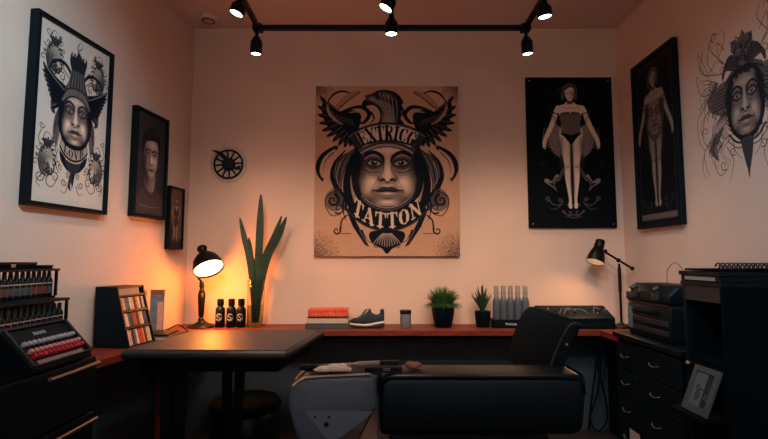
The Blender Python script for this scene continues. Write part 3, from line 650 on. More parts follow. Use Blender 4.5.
# ------------------------------------------------------------------ materials
WALLC = (206, 180, 166)
M_ = {}
def mk(k, *a, **kw): M_[k] = mat(k, *a, **kw); return M_[k]
mk('plaster', WALLC, .85, noise=.04, scale=3, bump=.08, spec=.2)
mk('ceiling_paint', (204, 180, 174), .9, noise=.04, scale=2, spec=.2)
mk('floor_boards', (38, 34, 34), .55, noise=.25, scale=5, stretch=(8, .7, 1), bump=.1)
mk('red_wood', (104, 42, 30), .45, spec=.3, noise=.28, scale=9, stretch=(1.2, 14, 6), bump=.06)
mk('black_satin', (2, 11, 17), .48, tint=(.45, .75, 1), spec=.28, noise=.15, scale=30)
mk('black_matte', (0, 8, 14), .8, spec=.08, noise=.15, scale=40)
mk('black_metal', (3, 11, 17), .4, tint=(.45, .75, 1), spec=.35)
mk('charcoal', (22, 29, 36), .5, noise=.12, scale=40)
mk('black_leather', (1, 11, 18), .36, tint=(.45, .75, 1),  noise=.2, scale=90, bump=.12, spec=.45)
mk('table_top', (40, 46, 56), .5, spec=.4, noise=.12, scale=40, bump=.05)
mk('shade_slate', (40, 52, 62), .7, noise=.06, scale=20)  # tone of the shade below the counter
mk('table_edge', (26, 31, 37), .4)
mk('grey_shell', (70, 94, 116), .3, metal=.1, noise=.06, scale=20)
mk('grey_panel', (80, 104, 128), .45, noise=.06, scale=30)
mk('beige_metal', (132, 112, 104), .5)
mk('steel', (170, 168, 168), .28, metal=.9)
mk('brass', (168, 120, 92), .35, metal=.8)
mk('white_cloth', (236, 230, 220), .9, noise=.08, scale=60, bump=.3)
mk('pink_cloth', (150, 104, 98), .9, noise=.15, scale=60)
mk('leaf', (36, 72, 38), .5, noise=.35, scale=30)
mk('grass_leaf', (46, 88, 38), .6, noise=.4, scale=40)
mk('snake_leaf', (24, 54, 36), .45, noise=.55, scale=26, stretch=(1, 1, 3.5))
mk('glass', (236, 240, 236), .05, trans=1., ior=1.3)
mk('water', (220, 226, 214), .02, trans=1., ior=1.2)
mk('bottle_glass', (84, 94, 106), .3, trans=.2, noise=.1, scale=50, ior=1.3)
mk('bottle_neck', (176, 172, 170), .15, trans=.6, ior=1.3)
mk('paper', (196, 186, 174), .85, noise=.06, scale=20)
mk('grey_paper', (150, 142, 138), .85, noise=.08, scale=40)
mk('red_cover', (206, 76, 44), .6, noise=.25, scale=30)
mk('maroon_cover', (70, 26, 30), .6)
mk('slate_cover', (62, 66, 74), .6, noise=.2, scale=40)
mk('pale_cover', (178, 164, 152), .7, noise=.08, scale=40)
mk('navy_knit', (30, 42, 54), .8, noise=.3, scale=120, bump=.4)
mk('sole_foam', (200, 186, 172), .7, noise=.06, scale=60)
mk('sole_rubber', (24, 27, 32), .75)
mk('lace', (150, 152, 156), .9)
mk('tumbler_grey', (112, 112, 118), .45)
mk('silver_cap', (176, 180, 186), .3, metal=.3)
mk('red_cap', (176, 34, 46), .35)
mk('pink_cap', (206, 130, 124), .35)
mk('label_white', (188, 188, 190), .6)
mk('label_teal', (48, 60, 68), .6, noise=.5, scale=160)
mk('label_red', (96, 40, 38), .6, noise=.4, scale=160)
mk('rod_metal', (196, 176, 160), .25, metal=.9)
mk('wheel_pale', (186, 168, 160), .5)
mk('wheel_dark', (12, 18, 26), .6, spec=.2, noise=.2, scale=60)
mk('photo_frame', (70, 73, 80), .5, metal=.2)
mk('pull_steel', (112, 116, 122), .35, metal=.8)
mk('lamp_black', (5, 8, 11), .42, spec=.22)
mk('back_leather', (22, 28, 32), .7, noise=.2, scale=90, bump=.1, spec=0.)
mk('highlight_pale', (178, 176, 172), .4, metal=.2)  # tone of the highlight on the grey stand
mk('lamp_inner', (236, 224, 204), .5)
mk('card_orange', (196, 112, 64), .7, noise=.2, scale=60)
mk('card_pink', (206, 150, 130), .7, noise=.15, scale=60)
mk('card_red', (170, 62, 50), .7, noise=.2, scale=60)
mk('card_slate', (74, 86, 100), .7, noise=.2, scale=60)
mk('card_dark', (34, 36, 42), .7)
mk('card_cream', (214, 186, 160), .7, noise=.1, scale=60)
mk('brochure_blue', (96, 112, 128), .6, noise=.35, scale=18)
mk('brown_card', (128, 72, 44), .7)
mk('bulb_warm', (255, 236, 200), .4, emit=(255, 205, 130), strength=8.)
mk('bulb_pale', (255, 240, 216), .4, emit=(255, 226, 178), strength=2.2)
mk('spot_lens', (255, 250, 240), .3, emit=(255, 244, 228), strength=9.)
INKM = ink_mat('printed_ink', .75); INKG = ink_mat('printed_ink_satin', .5)

# ------------------------------------------------------------------ setting
CZ = 3.02; XR = 1.804; TH = math.radians(82.757)
NL = Vector((.99202, -.12607, 0)); UL = Vector((.12607, .99202, 0)); LP = Vector((-1.475, 3.6, 0))
def L(s, z, off=0.):                      # point on the left wall: s metres from the back corner towards the camera
    p = LP-UL*s+NL*off; return Vector((p.x, p.y, z))
def wallx(y): return -1.475-(3.6-y)*.12707
YF = -1.3
struct('floor', B().prism([(wallx(YF)-.1, YF), (XR+.1, YF), (XR+.1, 3.7), (-1.575, 3.7)], 2, -.1, 0), M_['floor_boards'])
struct('ceiling', B().prism([(wallx(YF)-.1, YF), (XR+.1, YF), (XR+.1, 3.7), (-1.575, 3.7)], 2, CZ, CZ+.1), M_['ceiling_paint'])
struct('wall_back', B().box((-1.6, 3.6, 0), (XR+.1, 3.7, CZ)), M_['plaster'])
struct('wall_right', B().box((XR, YF, 0), (XR+.1, 3.6, CZ)), M_['plaster'])
struct('wall_left', B().prism([(wallx(YF), YF), (wallx(YF)-.1, YF), (-1.575, 3.6), (-1.475, 3.6)], 2, 0, CZ), M_['plaster'])
struct('wall_front', B().box((wallx(YF)-.1, YF-.1, 0), (XR+.1, YF, CZ)), M_['plaster'])
struct('baseboard_back', B().box((-1.455, 3.585, 0), (XR-.003, 3.6, .09), .004), M_['charcoal'])
t = thing('smoke_detector', 'small round ceiling detector near the far left corner', 'detector', (-1.3, 3.42, CZ))
obj('housing', B().lathe([(0, -.03), (.045, -.03), (.06, -.02), (.062, 0)], 28, Matrix.Translation((-1.3, 3.42, CZ))), M_['ceiling_paint'], t, 40)
obj('vent_ring', B().lathe([(.036, -.034), (.046, -.034), (.046, -.026), (.036, -.026)], 28, Matrix.Translation((-1.3, 3.42, CZ)), cap=False), M_['charcoal'], t, 40)

# ------------------------------------------------------------------ wooden counter round the room
t = thing('counter', 'long red-brown wooden counter running along left and back walls', 'counter', (0, 3.45, 0))
cl = lambda y, d: wallx(y)+d
obj('worktop', B().prism([(-1.470, 3.597), (XR-.003, 3.597), (XR-.003, 3.02), (1.46, 3.02), (1.46, 3.3), (cl(3.3, .285), 3.3), (cl(1.92, .285), 1.92), (cl(1.92, .004), 1.92)], 2, .712, .754, .004), M_['red_wood'], t)
for q in ((cl(3.18, .06), 3.18), (cl(2.1, .06), 2.1)):
    obj('support_panel', B().box((q[0], q[1], 0), (q[0]+.05, q[1]+.03, .712), .003), M_['red_wood'], t)
obj('support_panel', B().box((1.62, 3.12, 0), (1.65, 3.56, .712), .003), M_['black_matte'], t)
obj('shade_board', B().prism([(-1.46, 3.5835), (XR-.004, 3.5835), (XR-.004, 3.574), (-1.462, 3.574)], 2, .002, .712), M_['shade_slate'], t)  # dark sheet standing in for the shade under the back counter
obj('shade_board', B().prism([(cl(3.57, .004), 3.57), (cl(3.57, .014), 3.57), (cl(1.93, .014), 1.93), (cl(1.93, .004), 1.93)], 2, .002, .711), M_['shade_slate'], t)  # same dark sheet for the shade under the left counter
obj('wall_rail', B().box((-1.2, 3.55, .66), (1.45, 3.573, .712), .003), M_['black_matte'], t)

# ------------------------------------------------------------------ pictures on the walls
def picture(name, label, cat, w, h, depth, rim, loc, rz, cv, ink=None, rimmat='black_satin', group=None):
    t = thing(name, label, cat, loc, rz)
    b = B(); d = depth
    if rim:
        for lo, hi in (((-w/2, -d, -h/2), (-w/2+rim, 0, h/2)), ((w/2-rim, -d, -h/2), (w/2, 0, h/2)), ((-w/2+rim, -d, h/2-rim), (w/2-rim, 0, h/2)), ((-w/2+rim, -d, -h/2), (w/2-rim, 0, -h/2+rim))): b.box(lo, hi, .0025)
        obj('frame', b, M_[rimmat], t, world=False)
        obj('backing', B().box((-w/2+rim*.6, -d*.55, -h/2+rim*.6), (w/2-rim*.6, -.002, h/2-rim*.6)), M_['black_matte'], t, world=False)
        y = -d*.62
    else:
        obj('panel', B().box((-w/2, -d, -h/2), (w/2, 0, h/2), .003), M_[rimmat], t, world=False); y = -d-.0008
    M = wm(t); rot = M.to_3x3(); e = rim if rim else .002
    o = cv.mesh('print', M @ Vector((-w/2+e, y, h/2-e)), rot @ Vector((w-2*e, 0, 0)), rot @ Vector((0, 0, -(h-2*e))), ink or INKM, t)
    return t
def onleft(s, z): return L(s, z, .002)
picture('framed_print', 'large black-framed tattoo print of a winged head on cream paper, left wall', 'picture', .522, .925, .045, .022, onleft(1.192, 1.938), TH, draw_left_print(), INKG)
picture('framed_portrait', 'black-framed grey portrait of a short-haired person, beside the large cream print', 'picture', .348, .69, .04, .02, onleft(.526, 1.838), TH, draw_portrait(), INKG)
picture('framed_picture', 'smallest framed picture, brown standing figure, near the left corner above the desk lamp', 'picture', .185, .442, .035, .012, onleft(.208, 1.52), TH, draw_small(), INKG)
picture('canvas_art', 'big tan canvas with inked face, winged helmet band and lettered ribbon, centre of back wall', 'painting', 1.085, 1.296, .03, 0, (.0225, 3.597, 1.9), 0, draw_central(), rimmat='beige_metal')
tp = picture('art_poster', 'black unframed panel with a pale corseted woman and scrolls, back wall', 'poster', .655, 1.156, .026, 0, (1.413, 3.597, 2.042), 0, draw_pinup(), rimmat='black_matte')
for sx in (-.3, .3):
    for sz in (-.55, .55):
        obj('screw', B().lathe([(0, .004), (.004, .003), (.006, 0)], 12, axisM((sx, -.027, sz), (0, -1, 0))), M_['steel'], tp, 40, world=False)
picture('framed_figure_print', 'tall black-framed dark print of a standing figure, on the right wall', 'picture', .5, 1.155, .035, .03, (XR-.002, 3.094, 2.014), -PI/2, draw_right_figure(), INKG)
# ink drawn straight on the right wall
t = thing('wall_mural', 'black line mural of a hatted face with curling scrolls on bare right wall', 'mural', (XR-.001, 2.34, 1.6))
draw_mural(WALLC).mesh('ink_drawing', (XR-.0015, 2.72, 2.475), (0, -.76, 0), (0, 0, -.86), INKM, t, cut=WALLC)

# wheel-shaped ornament
t = thing('wall_ornament', 'round spoked wheel ornament with a dark feather blade on back wall', 'ornament', (-1.178, 3.598, 1.948))
A = axisM((-1.178, 3.598, 1.948), (0, -1, 0))
obj('disc', B().lathe([(0, .006), (.136, .006), (.14, .003), (.14, 0)], 48, A), M_['wheel_pale'], t, 40)
c = Vector((-1.178, 3.585, 1.948))
obj('ring', B().tube([c+Vector((.107*math.cos(a), 0, .107*math.sin(a))) for a in np.linspace(0, 2*PI, 48, endpoint=False)], (.0075), 8, True), M_['wheel_dark'], t, 60)
obj('hub', B().lathe([(0, .026), (.036, .025), (.05, .018), (.052, .006)], 28, A), M_['wheel_dark'], t, 40)
for k in range(12):
    a = 2*PI*k/12+.1; d = Vector((math.cos(a), 0, math.sin(a)))
    obj('spoke', B().cyl(c+d*.04, c+d*.106, .0075, .006, 8), M_['wheel_dark'], t, 60)
obj('hub_ring', B().tube([c+Vector((.022*math.cos(a), -.013, .022*math.sin(a))) for a in np.linspace(0, 2*PI, 24, endpoint=False)], .002, 6, True), M_['charcoal'], t, 60)
pl = [(-.128, .103), (-.09, .104), (-.05, .09), (-.015, .06), (.01, .022), (.0, .012), (-.03, .03), (-.07, .07), (-.1, .09)]
obj('feather_blade', B().prism([(c.x+x, c.z+z) for x, z in pl], 1, c.y-.02, c.y-.004, .002), M_['wheel_dark'], t)
obj('small_blade', B().prism([(c.x+x, c.z+z) for x, z in [(.035, -.012), (.062, -.03), (.075, -.014), (.1, -.012), (.088, -.032), (.07, -.046), (.05, -.04)]], 1, c.y-.014, c.y-.003, .0015), M_['wheel_dark'], t)

# ------------------------------------------------------------------ track lighting
ZR = 2.726
t = thing('track_light', 'black ceiling track with spotlights, two side rails and a centre rail', 'track light', (.045, 3.0, ZR))
obj('rail', B().box((-.83, 2.985, ZR-.016), (.93, 3.015, ZR+.016), .003), M_['black_metal'], t)
for x in (-.815, .045, .915):
    obj('rail', B().box((x-.014, .5, ZR-.016), (x+.014, 2.984, ZR+.016), .003), M_['black_metal'], t)
    for y in (1.0, 2.0):
        obj('suspension_rod', B().cyl((x, y, ZR+.016), (x, y, CZ-.002), .006, None, 10), M_['black_metal'], t, 60)
for x in (-.818, .918):
    obj('joint', B().box((x-.03, 2.97, ZR-.024), (x+.03, 3.03, ZR+.02), .004), M_['black_metal'], t)
LENS = []
def spot(x, y, d, R=.037, H=.115, drop=.05):
    d = Vector(d).normalized(); p = Vector((x, y, ZR-.016-drop))
    h = obj('spotlight', B().lathe([(0, 0), (R*.55, 0), (R*.62, .008), (R*.98, .03), (R, .04), (R, H), (R*.9, H), (R*.86, H-.012), (0, H-.012)], 28, axisM(p, d)), M_['black_metal'], t, 35)
    obj('bracket', B().box((x-.016, y-.02, ZR-.034), (x+.016, y+.02, ZR-.016), .003).cyl((x, y, ZR-.03), p+d*.006, .011, None, 12), M_['black_metal'], h, 40)
    obj('lens', B().lathe([(0, H-.002), (R*.7, H-.004), (R*.86, H-.008), (R*.86, H-.0115), (0, H-.0115)], 28, axisM(p, d)), M_['spot_lens'], h, 40)
    LENS.append((p+d*(H+.012), d))
spot(-.822, 2.99, (-.03, .03, -1)); spot(.918, 2.99, (.08, .03, -1)); spot(.045, 2.82, (0, .02, -1), .04, .1, .015)
spot(.045, 2.56, (-.45, -.05, -.9), .042, .085, .02); spot(-.815, 2.62, (-.3, -.1, -1), .042, .08, .02); spot(.915, 2.64, (.1, .05, -1), .042, .08, .02)
for x in (-.815, .045, .915): spot(x, 1.3, (0.05*np.sign(x), 1, -.9), .042)
spot(.045, .9, (-1.75, .75, -.8), .042); spot(.045, .6, (1.75, 1.7, -1.5), .042)
spot(-.815, .55, (0, -1, -.45), .042); spot(.915, .55, (0, -1, -.45), .042)  # unseen extra pair, added to bounce fill light off the front wall

def add_spot(p, d, energy, size, blend, col, rad=.03):
    l = bpy.data.lights.new('spot_beam', 'SPOT'); l.energy = energy; l.spot_size = math.radians(size); l.spot_blend = blend; l.color = col; l.shadow_soft_size = rad
    o = bpy.data.objects.new('spot_beam', l); COL.objects.link(o); o.location = p; o.rotation_euler = Vector(d).to_track_quat('-Z', 'Y').to_euler(); return o
def add_point(p, energy, col, rad):
    l = bpy.data.lights.new('bulb_glow', 'POINT'); l.energy = energy; l.color = col; l.shadow_soft_size = rad
    o = bpy.data.objects.new('bulb_glow', l); COL.objects.link(o); o.location = p; return o
ZT = .7545                                   # counter surface
# ------------------------------------------------------------------ left desk lamp
bx, by = -1.288, 3.44
t = thing('desk_lamp', 'lit vintage desk lamp with dark dome shade on turned stem, left corner', 'lamp', (bx, by, ZT))
obj('base', B().lathe([(0, 0), (.094, 0), (.097, .006), (.09, .014), (.05, .024), (.03, .036), (.022, .046), (0, .046)], 36, Matrix.Translation((bx, by, ZT))), M_['lamp_black'], t, 40)
obj('stem', B().lathe([(0, .044), (.017, .046), (.022, .056), (.014, .066), (.019, .082), (.021, .12), (.025, .2), (.026, .236), (.018, .244), (.022, .252), (.014, .262), (.016, .278), (.02, .29), (.012, .3), (0, .3)], 24, Matrix.Translation((bx-.006, by, ZT))), M_['lamp_black'], t, 50)
obj('swing_arm', B().tube(smooth_pts([(bx-.008, by, 1.05), (bx-.014, by, 1.075), (bx-.045, by+.01, 1.105), (bx-.058, by+.015, 1.15), (bx-.046, by+.03, 1.2), (bx-.01, by+.02, 1.25)], 6), .0075, 10), M_['lamp_black'], t, 60)
obj('joint_screw', B().cyl((bx-.008, by-.02, 1.062), (bx-.008, by+.02, 1.062), .01, None, 14), M_['lamp_black'], t, 50)
nd = Vector((.45, -.42, -.79)).normalized(); oc = Vector((-1.222, 3.37, 1.16)); top = oc-nd*.135
sh = obj('lamp_shade', B().lathe([(.031, -.062), (.036, -.05), (.03, -.03), (.024, -.018), (.034, -.004), (.06, .016), (.086, .05), (.101, .095), (.108, .135), (.105, .135), (.098, .097), (.082, .054), (.056, .022), (.02, .008), (0, .006)], 40, axisM(top, nd), cap=False).lathe([(0, -.066), (.031, -.062)], 40, axisM(top, nd)), M_['lamp_black'], t, 40)
obj('bulb', B().lathe([(0, .112), (.05, .114), (.085, .118), (.0975, .123), (.0975, .118), (.085, .112), (.05, .106), (0, .104)], 32, axisM(top, nd)), M_['bulb_warm'], sh, 60)
add_point(oc+nd*.125, 16, (1, .25, .032), .05)

# ------------------------------------------------------------------ right desk lamp
bx, by = 1.668, 3.42
t = thing('desk_lamp', 'slim black jointed desk lamp with cone head on counter, right corner', 'lamp', (bx, by, ZT))
obj('base', B().lathe([(0, 0), (.07, 0), (.074, .006), (.066, .018), (.02, .024), (.012, .034), (0, .034)], 32, Matrix.Translation((bx, by, ZT))), M_['lamp_black'], t, 40)
obj('pole', B().cyl((bx, by, ZT+.02), (bx, by, 1.2), .0085, None, 14).cyl((bx, by, 1.0), (bx, by, 1.17), .0115, None, 14), M_['lamp_black'], t, 50)
obj('swing_arm', B().cyl((1.76, by, 1.165), (1.555, by, 1.292), .008, None, 12).ball((1.76, by, 1.165), .015).ball((1.665, by, 1.223), .016), M_['lamp_black'], t, 50)
obj('joint_screw', B().cyl((1.565, by-.022, 1.288), (1.565, by+.02, 1.288), .013, None, 14), M_['lamp_black'], t, 50)
nd2 = Vector((-.36, -.2, -.9)).normalized(); t2 = Vector((1.54, by-.005, 1.36))
sh = obj('lamp_shade', B().lathe([(0, -.008), (.026, -.006), (.032, .002), (.034, .05), (.03, .056), (.04, .066), (.056, .12), (.062, .165), (.0595, .165), (.052, .12), (.036, .07), (0, .066)], 36, axisM(t2, nd2), cap=False), [M_['lamp_black']], t, 40)
obj('shade_lining', B().lathe([(.0588, .163), (.0515, .12), (.0355, .072), (0, .068)], 36, axisM(t2, nd2), cap=False), M_['lamp_inner'], sh, 40)
obj('bulb', B().ball(t2+nd2*.115, .024), M_['bulb_pale'], sh, 60)
obj('power_cord', B().tube(smooth_pts([(bx-.04, by+.05, ZT+.006), (bx-.06, by+.08, ZT+.03), (bx-.075, by+.1, ZT+.05), (bx-.08, by+.125, ZT+.03), (bx-.078, by+.14, ZT+.006)], 6), .0035, 8), M_['black_matte'], t, 60)
add_spot(t2+nd2*.17, nd2, 7, 160, .9, (1, .5, .2), .03)

# ------------------------------------------------------------------ three black bottles
def black_bottle():
    t = thing('ink_bottle', '', 'bottle', (0, 0, 0), 0, 'black bottles beside the lamp')
    obj('body', B().lathe([(0, 0), (.03, 0), (.033, .004), (.033, .118), (.029, .134), (.018, .144), (.016, .15), (0, .15)], 28), M_['black_satin'], t, 45, world=False)
    obj('cap', B().lathe([(0, .149), (.022, .149), (.023, .152), (.023, .192), (.021, .196), (0, .196)], 28), M_['black_matte'], t, 45, world=False)
    b = B(); R_ = .0338
    def wrap(P): return [(R_*math.sin(x/R_), -R_*math.cos(x/R_), z) for x, z in P]
    b.tube(wrap([(.021*math.cos(a), .072+.025*math.sin(a)) for a in np.linspace(.4, 2*PI+.1, 28)]), .0011, 5)
    b.tube(wrap([p for p in smooth_pts([(.012, .086), (.0, .092), (-.011, .084), (-.002, .073), (.011, .064), (.002, .053), (-.012, .058)], 4)]), .0018, 5)
    obj('emblem', b, M_['label_white'], t, 60, world=False)
    return t
b0 = black_bottle()
for i, (x, lb) in enumerate(((-1.155, 'small black bottle with white ring emblem, nearest the lit lamp'), (-1.077, 'small black bottle with white ring emblem, middle of the three by the lamp'), (-1.008, 'small black bottle with white ring emblem, beside the glass vase'))):
    if i == 0: b0.location = (x, 3.43, ZT); b0['label'] = lb
    else: dup(b0, (x, 3.43, ZT), lb)

# ------------------------------------------------------------------ vase and snake plant
vx, vy = -.915, 3.46
t = thing('glass_vase', 'tall clear glass cylinder vase on the counter holding long leaves', 'vase', (vx, vy, ZT))
obj('glass_wall', B().lathe([(0, 0), (.056, 0), (.06, .004), (.061, .33), (.0575, .33), (.0555, .012), (0, .012)], 36, Matrix.Translation((vx, vy, ZT)), cap=False), M_['glass'], t, 40)
obj('water', B().lathe([(0, .0125), (.0545, .0125), (.0555, .15), (0, .15)], 32, Matrix.Translation((vx, vy, ZT)), cap=False), M_['water'], t, 40)
t = thing('snake_plant', 'long upright dark green snake plant leaves standing in glass vase', 'plant', (vx, vy, ZT+.02))
for x0, x1, x2, zt, w, yy in ((-.012, -.05, -.125, 1.53, .05, 0), (.0, .01, .018, 1.70, .062, .02), (.012, .07, .21, 1.535, .064, .0), (.006, .045, .17, 1.545, .05, .03), (-.006, -.03, -.05, 1.385, .046, -.02), (.0, -.01, -.06, 1.30, .04, .03)):
    P = smooth_pts([(vx+x0, vy+yy*.4, ZT+.03), (vx+x0*1.2+x1*.25, vy+yy*.7, ZT+.24), (vx+x1, vy+yy, ZT+.3+(zt-ZT-.3)*.35), (vx+(x1+x2)/2+(x2-x1)*.1, vy+yy, ZT+.3+(zt-ZT-.3)*.72), (vx+x2, vy+yy-.01, zt)], 6)
    n = len(P); W_ = [w*.88*(.2+.8*min(1, (k/n)*2.2))*(1 if k < n*.62 else max(.06, 1-((k-n*.62)/(n*.38))**1.7)) for k in range(n)]
    obj('leaf', B().blade(P, W_, (1, .25, 0), .003), M_['snake_leaf'], t, 60)
# ------------------------------------------------------------------ books
def book(label, x0, x1, y0, y1, z0, z1, cov, rz=0., pages='paper'):
    cx_, cy_ = (x0+x1)/2, (y0+y1)/2; w, d, h = x1-x0, y1-y0, z1-z0
    t = thing('book', label, 'book', (cx_, cy_, z0), rz, 'books stacked on the counter')
    c = .0035
    obj('cover', B().box((-w/2, -d/2, 0), (w/2, d/2, c), .001).box((-w/2, -d/2, h-c), (w/2, d/2, h), .001).box((-w/2, -d/2, 0), (w/2, -d/2+c, h), .001), M_[cov], t, world=False)
    obj('pages', B().box((-w/2+.004, -d/2+c, c), (w/2-.004, d/2-.006, h-c)), M_[pages], t, world=False)
    return t
book('thick slate-grey book at the bottom of the stack on the counter', -0.537, -0.246, 3.33, 3.53, ZT, ZT+.036, 'slate_cover', 0)
book('thick pale book in the stack, between slate book and thin dark book', -0.529, -0.250, 3.335, 3.53, ZT+.0365, ZT+.072, 'pale_cover', .012)
book('thin dark book in the stack, directly under the red book', -0.524, -0.258, 3.34, 3.53, ZT+.0725, ZT+.083, 'maroon_cover', -.015, 'grey_paper')
t = book('orange-red book lying on top of the stack', -0.526, -0.250, 3.335, 3.52, ZT+.0835, ZT+.128, 'red_cover', .05)
b = B()
for k in range(9): b.box((-.11+k*.024, -.0932, .014+(k % 2)*.006), (-.1+k*.024, -.0924, .018+(k % 2)*.006))
obj('spine_lettering', b, M_['pale_cover'], t, world=False)

# ------------------------------------------------------------------ sneaker
sx, sy = -.24, 3.4
t = thing('sneaker', 'navy lace-up sneaker with pale midsole on counter, toe pointing left', 'shoe', (sx+.12, sy, ZT))
def ring(x, hw, z0, z1, yo=0., n=20, sq=.62):
    return [(sx+x, sy+yo+hw*np.sign(math.cos(a))*abs(math.cos(a))**sq, ZT+(z0+z1)/2+(z1-z0)/2*np.sign(math.sin(a))*abs(math.sin(a))**sq) for a in np.linspace(0, 2*PI, n, endpoint=False)]
obj('outsole', B().loft([ring(0, .02, .016, .028), ring(.012, .032, .006, .026), ring(.05, .043, .0, .02), ring(.1, .043, .001, .018), ring(.14, .037, .004, .02), ring(.165, .036, .0, .022), ring(.21, .037, 0, .024), ring(.236, .03, .006, .026), ring(.244, .018, .014, .028)]), M_['sole_rubber'], t, 60)
obj('midsole', B().loft([ring(-.003, .018, .022, .038), ring(.012, .034, .02, .04), ring(.05, .0455, .017, .034), ring(.1, .0455, .014, .028), ring(.14, .04, .014, .032), ring(.19, .039, .022, .044), ring(.23, .034, .028, .05), ring(.247, .018, .032, .05)]), M_['sole_foam'], t, 60)
obj('upper', B().loft([ring(.001, .014, .032, .045), ring(.012, .03, .03, .056), ring(.04, .041, .028, .066), ring(.06, .042, .026, .074), ring(.08, .04, .024, .09), ring(.1, .038, .024, .11), ring(.12, .035, .024, .122), ring(.14, .034, .026, .117), ring(.16, .034, .028, .1), ring(.18, .034, .032, .09), ring(.2, .034, .036, .092), ring(.215, .033, .036, .104), ring(.23, .029, .038, .108), ring(.242, .018, .044, .1)]), M_['navy_knit'], t, 70)
obj('heel_tab', B().loft([ring(.212, .026, .08, .122), ring(.222, .026, .085, .13), ring(.236, .022, .085, .128), ring(.242, .012, .09, .12)]), M_['sole_rubber'], t, 60)
obj('tongue', B().loft([ring(.085, .02, .08, .1), ring(.11, .024, .1, .126), ring(.135, .022, .11, .132), ring(.15, .016, .112, .126)]), M_['navy_knit'], t, 70)
obj('toe_cap', B().loft([ring(-.001, .015, .03, .046), ring(.012, .0315, .03, .059), ring(.035, .041, .03, .067), ring(.045, .0425, .03, .068)]), M_['sole_rubber'], t, 60)
b = B()
for k in range(6):
    x = .06+k*.013; z = .074+k*.0105; b.tube(smooth_pts([(sx+x, sy-.034, ZT+z-.014), (sx+x+.003, sy-.02, ZT+z+.004), (sx+x+.006, sy+.0, ZT+z+.009), (sx+x+.008, sy+.026, ZT+z-.002)], 4), .0024, 6)
    b.tube(smooth_pts([(sx+x+.012, sy-.034, ZT+z-.006), (sx+x+.006, sy-.016, ZT+z+.006), (sx+x, sy+.012, ZT+z+.006)], 4), .0022, 6)
obj('laces', b, M_['lace'], t, 60)

# ------------------------------------------------------------------ tumbler, potted plants
t = thing('tumbler', 'grey tumbler with a dark lid standing alone beside the sneaker', 'cup', (.152, 3.43, ZT))
obj('body', B().lathe([(0, 0), (.036, 0), (.038, .003), (.039, .092), (0, .092)], 32, Matrix.Translation((.152, 3.43, ZT))), M_['tumbler_grey'], t, 40)
obj('lid', B().lathe([(0, .0925), (.0395, .0925), (.0405, .095), (.0405, .116), (.038, .119), (0, .119)], 32, Matrix.Translation((.152, 3.43, ZT))), M_['black_satin'], t, 40)
def pot(t, x, y, r0, r1, h):
    obj('pot', B().lathe([(0, 0), (r0*.9, 0), (r0, .006), (r1*.96, h*.7), (r1, h-.004), (r1-.004, h), (r1-.009, h), (r1-.012, h-.015), (0, h-.016)], 36, Matrix.Translation((x, y, ZT))), M_['black_satin'], t, 40)
px_, py_ = .418, 3.44
t = thing('potted_grass', 'bushy round green grass plant in tapered black pot', 'plant', (px_, py_, ZT)); pot(t, px_, py_, .06, .082, .142)
b = B()
for k in range(900):
    a = RNG.uniform(0, 2*PI); e = math.acos(RNG.uniform(.12, 1)); r = RNG.uniform(.7, 1.0); q = Vector((math.sin(e)*math.cos(a)*.152, math.sin(e)*math.sin(a)*.13, math.cos(e)*.15))*r
    st = Vector((px_+q.x*.35, py_+q.y*.35, ZT+.12)); en = Vector((px_+q.x, py_+q.y, ZT+.142+q.z-(.03 if e > 1.2 else 0)+RNG.uniform(-.01, .012))); md = (st+en)/2+Vector((0, 0, .03*math.sin(e)))
    b.blade([st, md, en], [.002, .0042, .0006], (-math.sin(a), math.cos(a), .2), .0005)
obj('foliage', b, M_['grass_leaf'], t)
px_, py_ = .698, 3.44
t = thing('potted_succulent', 'small spiky green leaved plant in black pot beside bottle crate', 'plant', (px_, py_, ZT)); pot(t, px_, py_, .047, .057, .112)
b = B()
for k in range(30):
    a = k*2.4; e = .1+.62*(k/30)**.8; ln = RNG.uniform(.14, .2)*(1-.25*e); d = Vector((math.sin(e)*math.cos(a)*.85-.06, math.sin(e)*math.sin(a)*.8, math.cos(e)))
    st = Vector((px_, py_, ZT+.098))+d*.012; P = smooth_pts([st, st+d*ln*.5+Vector((0, 0, .01)), st+d*ln], 4)
    b.blade(P, [.008+.009*math.sin(PI*min(1, i/len(P)+.12)) if i < len(P)-1 else .001 for i in range(len(P))], (-math.sin(a), math.cos(a), 0), .0012)
obj('foliage', b, M_['leaf'], t)

# ------------------------------------------------------------------ bottle crate
t = thing('bottle_crate', 'low black tray with pale script, holding five grey bottles', 'crate', (.88, 3.42, ZT))
x0, x1, y0, y1 = .757, 1.035, 3.38, 3.47
obj('tray', B().box((x0, y0, ZT), (x1, y1, ZT+.008), .002).box((x0, y0, ZT), (x1, y0+.008, ZT+.058), .002).box((x0, y1-.008, ZT), (x1, y1, ZT+.058), .002).box((x0, y0, ZT), (x0+.008, y1, ZT+.058), .002).box((x1-.008, y0, ZT), (x1, y1, ZT+.058), .002), M_['black_satin'], t)
text_mesh('lettering', 'Rosedant', .026, Matrix.Translation((.893, y0-.0006, ZT+.028)) @ Matrix.Rotation(PI/2, 4, 'X') @ Matrix.Shear('XY', 4, (0, 0)), M_['label_white'], t)
def grey_bottle():
    t = thing('glass_bottle', '', 'bottle', (0, 0, 0), 0, 'grey bottles in the tray')
    obj('body', B().lathe([(0, 0), (.0245, 0), (.0265, .004), (.0265, .158), (.0255, .174), (.02, .19), (.017, .2), (0, .2)], 28), M_['bottle_glass'], t, 45, world=False)
    obj('neck', B().lathe([(0, .199), (.017, .2), (.0165, .225), (.0185, .227), (.0185, .236), (.016, .238), (.0165, .277), (.015, .281), (0, .281)], 24), M_['bottle_neck'], t, 45, world=False)
    return t
g0 = grey_bottle()
